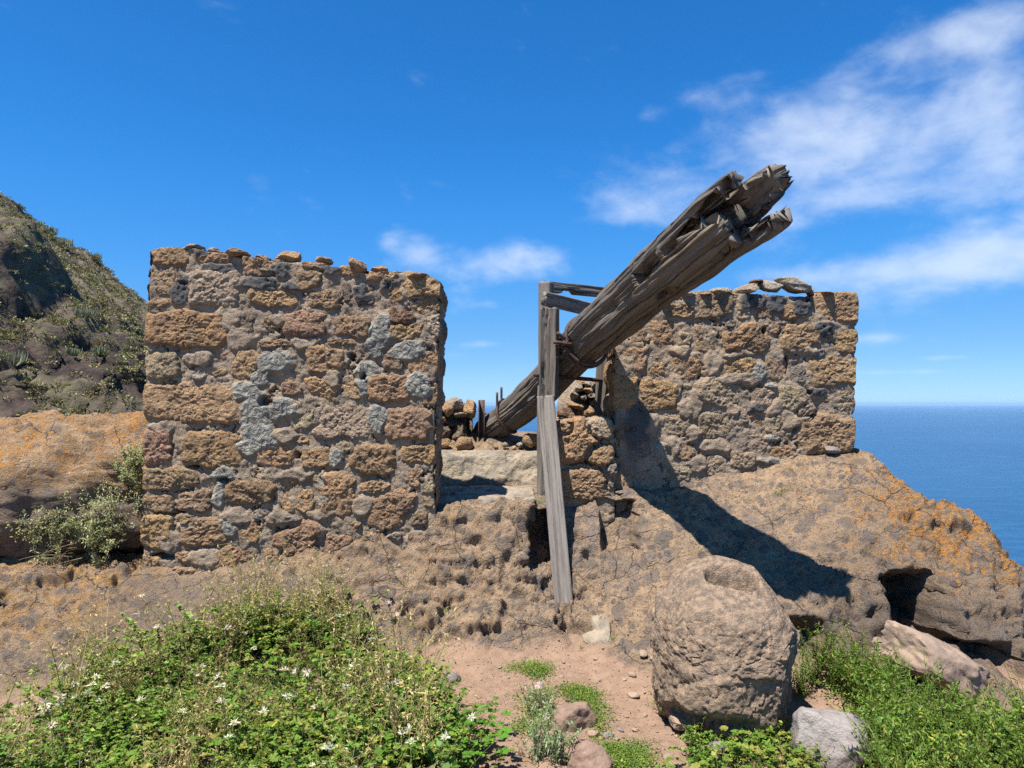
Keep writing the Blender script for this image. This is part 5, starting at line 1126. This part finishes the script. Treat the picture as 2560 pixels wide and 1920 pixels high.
# --- grey-leaved shrubs on the left rock
def shrub(label, base, spread, n, seed, lean=(0, -.3, .2)):
    root = empty('shrub', tuple(base), label, 'shrub', 'grey-leaved shrubs on the left rock'); s = Leafy(seed); b = Leafy(seed + 1); r = s.r
    for k in range(n):
        c = np.asarray(base) + r.normal(0, 1, 3) * np.asarray(spread) * .55 + v3(0, 0, spread[2] * .8)
        mid = (np.asarray(base) + c) / 2 + r.normal(0, .03, 3); t = np.linspace(0, 1, 6)[:, None]
        b.stem((1 - t) ** 2 * base + 2 * t * (1 - t) * mid + t ** 2 * c, .006, .002, (.20, .155, .115))
        for j in range(5):
            tip = c + r.normal(0, .045, 3); pts = np.linspace(c - v3(0, 0, .02), tip, 5); b.stem(pts, .002, .001, (.24, .21, .15))
            p, tt = along(r, pts, 30, .0); d = r.normal(0, 1, p.shape) + v3(0, -.2, .5)
            s.leaves(p + r.normal(0, .008, p.shape), d, r.uniform(.014, .028, len(p)), r.uniform(.005, .009, len(p)), np.where(r.random((len(p), 1)) < .25, (.30, .29, .13), SILV))
    V, Q, C = s.arr(); mesh_obj('foliage', V, Q, M_LEAF, parent=root, attrs=dict(col=C)); V, Q, C = b.arr(); mesh_obj('branches', V, Q, M_LEAF, parent=root, attrs=dict(col=C))
    return root, b
b0 = P(205, 1370, 4.95); sh, _ = shrub('grey-green shrub growing from the crevice below the lichen rock', b0, (.26, .10, .13), 34, 5)
for c, k in ((P(120, 1320, 4.9), 16), (P(260, 1265, 4.95), 10)):
    s = Leafy(900 + k); r = s.r
    for j in range(k * 6):
        q = c + r.normal(0, 1, 3) * v3(.12, .05, .06); pts = np.linspace(q, q + r.normal(0, .03, 3) + v3(0, 0, .04), 4); p, tt = along(r, pts, 14, 0)
        s.leaves(p + r.normal(0, .01, p.shape), r.normal(0, 1, p.shape) + v3(0, -.2, .5), r.uniform(.014, .028, len(p)), r.uniform(.005, .009, len(p)), np.where(r.random((len(p), 1)) < .25, (.30, .29, .13), SILV))
    V, Q, C = s.arr(); mesh_obj('foliage', V, Q, M_LEAF, parent=sh, attrs=dict(col=C))
s = Leafy(77)
for k in range(9):
    a = P(190, 1385, 4.9) + s.r.normal(0, .03, 3); e = P(s.r.uniform(-20, 150), s.r.uniform(1400, 1480), 4.75); t = np.linspace(0, 1, 9)[:, None]; mid = (a + e) / 2 + v3(0, -.05, s.r.uniform(.02, .1))
    s.stem((1 - t) ** 2 * a + 2 * t * (1 - t) * mid + t ** 2 * e, .004, .0015, (.30, .24, .17))
V, Q, C = s.arr(); mesh_obj('branches', V, Q, M_LEAF, parent=sh, attrs=dict(col=C))
shrub('small grey-green shrub on top of the lichen rock against the wall', P(330, 1215, 5.2), (.11, .08, .16), 24, 15)
# --- thistles
def flower_head(s, c, n, rad, axis_, cols):
    a = np.asarray(axis_, float); a /= np.linalg.norm(a); r = s.r
    d = r.normal(0, 1, (n, 3)); d -= (d @ a)[:, None] * a; d /= np.linalg.norm(d, axis=1)[:, None]; d = d + a * r.uniform(.15, .9, n)[:, None]
    s.leaves(np.repeat(np.asarray(c)[None], n, 0), d, rad * r.uniform(.75, 1.05, n), .0035, np.asarray(cols)[r.integers(0, len(cols), n)], cv=.08)
LIL = [(.62, .50, .62), (.66, .58, .66), (.55, .38, .55)]; WHI = [(.72, .68, .70), (.68, .60, .68)]
def thistle(label, head, foot, cols, n=46, rad=.024, ax=(-.1, -.6, .8), seed=0, leaf=8):
    head = np.asarray(head, float); foot = np.asarray(foot, float)
    root = empty('thistle', tuple(foot), label, 'thistle', 'lilac thistles'); b = Leafy(seed); t = np.linspace(0, 1, 8)[:, None]
    mid = (head + foot) / 2 + v3(.02, 0, .03); pts = (1 - t) ** 2 * foot + 2 * t * (1 - t) * mid + t ** 2 * head; b.stem(pts, .003, .0022, (.22, .25, .14)); V, Q, C = b.arr(); mesh_obj('stem', V, Q, M_LEAF, parent=root, attrs=dict(col=C))
    s = Leafy(seed + 1); flower_head(s, head, n, rad, ax, cols); V, Q, C = s.arr(); mesh_obj('flower_head', V, Q, M_LEAF, parent=root, attrs=dict(col=C))
    s = Leafy(seed + 2); a = np.asarray(ax) / np.linalg.norm(ax); d = s.r.normal(0, .5, (16, 3)) - a * .9; s.leaves(np.repeat((head - a * .002)[None], 16, 0), d, .016, .007, (.16, .19, .09)); V, Q, C = s.arr(); mesh_obj('calyx', V, Q, M_LEAF, parent=root, attrs=dict(col=C))
    s = Leafy(seed + 3); p, tt = along(s.r, pts, leaf, 0); s.leaves(p, s.r.normal(0, 1, p.shape), .05, .011, (.20, .25, .13)); V, Q, C = s.arr(); mesh_obj('foliage', V, Q, M_LEAF, parent=root, attrs=dict(col=C))
for i, (px, py, Y, cols, ax, lab) in enumerate([(767, 1682, 3.45, WHI, (0, -.8, .6), 'white spiky thistle flower, largest one, in the middle of the weeds'), (740, 1678, 3.5, LIL, (-.7, -.3, .6), 'pink thistle flower right behind the large white one'), (1025, 1742, 3.45, WHI, (0, -.7, .7), 'leftmost of the three pale thistles at the right edge of the weeds'),
       (1052, 1727, 3.5, WHI, (.1, -.6, .8), 'middle, highest of the three pale thistles at the right edge of the weeds'), (1078, 1754, 3.45, LIL, (.9, -.4, .3), 'pink thistle seen from the side, rightmost of three at the edge of the weeds'), (972, 1508, 4.15, LIL, (0, -.4, .9), 'upper pale pink thistle against the rock above the weeds'), (990, 1537, 4.1, LIL, (.2, -.5, .8), 'lower pale pink thistle against the rock above the weeds'),
       (545, 1692, 3.5, WHI, (-.4, -.4, .8), 'pale tattered thistle in the left half of the weeds')]):
    h = P(px, py, Y); f = np.array([h[0] + .03, h[1] + .06, 0]); f[2] = tz(f[0], f[1]); thistle(lab, h, f, cols, seed=200 + 10 * i, ax=ax, rad=.026 if i else .031)
def thistle_bush():
    g0 = ground_at(1365, 1900); root = empty('thistle', tuple(g0), 'grey-green spiny thistle plant with two lilac heads, on the path by the stones', 'thistle', 'lilac thistles')
    s = Leafy(300); r = s.r
    for k in range(46):
        pts = curve(r, r.uniform(.10, .26), r.uniform(.2, 1.2), 7) + g0 + v3(r.normal(0, .05), r.normal(0, .05), 0); s.stem(pts, .002, .001, (.22, .26, .16))
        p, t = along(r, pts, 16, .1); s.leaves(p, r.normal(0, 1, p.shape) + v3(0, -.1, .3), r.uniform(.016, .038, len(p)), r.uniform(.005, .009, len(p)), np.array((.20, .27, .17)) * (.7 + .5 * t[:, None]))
    V, Q, C = s.arr(); mesh_obj('foliage', V, Q, M_LEAF, parent=root, attrs=dict(col=C))
    g1 = ground_at(1350, 1780); s = Leafy(310)
    for k in range(20):
        pts = curve(s.r, s.r.uniform(.08, .2), s.r.uniform(.2, .9), 6) + g1 + v3(s.r.normal(0, .04), s.r.normal(0, .05), 0); s.stem(pts, .002, .001, (.22, .26, .16)); p, t = along(s.r, pts, 14, .1)
        s.leaves(p, s.r.normal(0, 1, p.shape) + v3(0, -.1, .3), s.r.uniform(.014, .03, len(p)), .007, (.20, .26, .16))
    V, Q, C = s.arr(); mesh_obj('foliage', V, Q, M_LEAF, parent=root, attrs=dict(col=C))
    for i, (px, py, Y, ax) in enumerate([(1347, 1714, 3.55, (-.3, -.5, .8)), (1366, 1790, 3.35, (.2, -.7, .6))]):
        s = Leafy(320 + i); h = P(px, py, Y); flower_head(s, h, 50, .028, ax, LIL); s.stem(np.linspace(v3(h[0] + .02, h[1] + .04, .03), h, 6), .003, .002, (.22, .25, .14)); V, Q, C = s.arr(); mesh_obj('flower_head', V, Q, M_LEAF, parent=root, attrs=dict(col=C))
thistle_bush()
def mallow():
    poly = [(1010, 1760), (1060, 1770), (1120, 1830), (1180, 1890), (1180, 1960), (1060, 2050), (980, 1900)]
    V, Q, C = inst(BROAD, scatter(poly, 34, 71), (.8, 1.15), 72); C = C * np.array((.75, .98, .8))
    g0 = V.mean(0) * v3(1, 1, 0); tag(mesh_obj('mallow_plant', V, Q, M_LEAF, attrs=dict(col=C), loc=g0), 'leafy bright green mallow where the weeds meet the bare path', 'plant')
    gp = ground_at(1240, 1925); small_plant('mallow_seedling', 'small green seedling alone on the path at the bottom edge', 'plant', BROAD, [gp], (.4, .45), 5)
mallow()
# --- scrub on the hillside
def build_scrub():
    r = np.random.default_rng(9); T = []
    for k in range(8):
        s = Leafy(400 + k); n = 32; d = s.r.normal(0, 1, (n, 3)); d[:, 2] = np.abs(d[:, 2]); d /= np.linalg.norm(d, axis=1)[:, None]
        p = d * s.r.uniform(.45, 1, (n, 1)) * v3(1, 1, .62); lit = .6 + .5 * np.clip(p[:, 2:3], 0, 1)
        s.leaves(p, d + s.r.normal(0, .5, d.shape) + v3(0, 0, .5), s.r.uniform(.3, .62, n), s.r.uniform(.18, .34, n), np.array((.175, .175, .085)), cv=.35); T.append(s.arr())
    i, j = r.integers(0, HV.shape[0], 110000), r.integers(0, HV.shape[1], 110000); sp = HV[i, j]
    sp = sp[(sp[:, 1] > 60) & (sp[:, 1] < 124) & (sp[:, 0] > -95) & (sp[:, 0] < -20)]
    den = .52 + .8 * fbm(sp, .07, 3) + .2 * ss(sp[:, 2], 3, 16)
    sp = sp[r.random(len(sp)) < den][:9000]; sp = sp + np.c_[r.uniform(-.3, .3, (len(sp), 2)), np.full(len(sp), -.1)]
    V, Q, C = inst(T, np.array(sp), (.25, .70), 12, .1)
    tag(mesh_obj('scrub', V, Q, M_SCRUB, attrs=dict(col=C)), 'olive green scrub covering the steep hillside', 'scrub', kind='stuff')
    # candelabra spurges that stand out one by one
    locs = [(30, 915, 72, 2.6, 'large candelabra spurge low on the hillside at the left edge'), (215, 795, 92, 2.2, 'dark spurge clump in the middle of the hillside'), (160, 625, 108, 2.6, 'spurge clump below the ridge of the hill'), (185, 890, 84, 1.5, 'small pale spurge on the lower hillside, left one of two'),
            (248, 885, 86, 1.5, 'small pale spurge on the lower hillside, right one of two'), (130, 575, 117, 2.0, 'spurge on the skyline, upper one'), (235, 645, 117, 2.2, 'spurge on the skyline, lower one')]
    for i, (px, py, Y, sz, lab) in enumerate(locs):
        d = np.array([(px - 1280) / F, 1, (HOR - py) / F]); best = None
        tt = np.linspace(60, 125, 400); Pp = d[None] * tt[:, None] + v3(0, 0, EYE)
        ii = np.clip(np.searchsorted(HYS, Pp[:, 1]), 0, len(HYS) - 1); jj = np.clip(np.searchsorted(HXS, Pp[:, 0]), 0, len(HXS) - 1); below = Pp[:, 2] < HV[ii, jj, 2]
        k = int(np.argmax(below)) if below.any() else int(np.argmin(Pp[:, 2] - HV[ii, jj, 2]))
        c = Pp[k].copy(); c[2] = HV[ii[k], jj[k], 2] - .1; s = Leafy(500 + i)
        for q in range(46):
            a = s.r.uniform(0, 6.28); rr_ = sz * .55 * math.sqrt(s.r.random()); e = v3(math.cos(a) * rr_, math.sin(a) * rr_, 0); hgt = sz * s.r.uniform(.35, .65)
            s.stem([c + e * .4, c + e * .9 + v3(0, 0, hgt * .35), c + e + v3(0, 0, hgt * .7), c + e + v3(0, 0, hgt)], .07, .05, np.array((.15, .17, .10)) * s.r.uniform(.8, 1.2))
        V, Q, C = s.arr(); tag(mesh_obj('spurge', V, Q, M_SCRUB, attrs=dict(col=C), loc=c), lab, 'cactus', 'spurges on the hillside')
build_scrub()

# ------------------------------------------------------------------ the air over the sea
def build_haze():
    m, t = mat_new('sea_haze')
    pv = node(t, 'ShaderNodeVolumePrincipled', {'Color': (.42, .68, 1.0, 1), 'Density': 2.3e-5, 'Anisotropy': 0.0})
    t.links.new(pv.outputs[0], node(t, 'ShaderNodeOutputMaterial').inputs['Volume'])
    a, z0, z1 = 91000.0, -192.0, 75.0
    V = np.array([[x, y, z] for x in (-a, a) for y in (-a, a) for z in (z0, z1)])
    Fq = np.array([[0, 1, 3, 2], [4, 6, 7, 5], [0, 4, 5, 1], [2, 3, 7, 6], [0, 2, 6, 4], [1, 5, 7, 3]])
    tag(mesh_obj('haze', V, Fq, m, smooth=False), 'pale haze over the sea at the horizon', 'haze', kind='stuff')
build_haze()
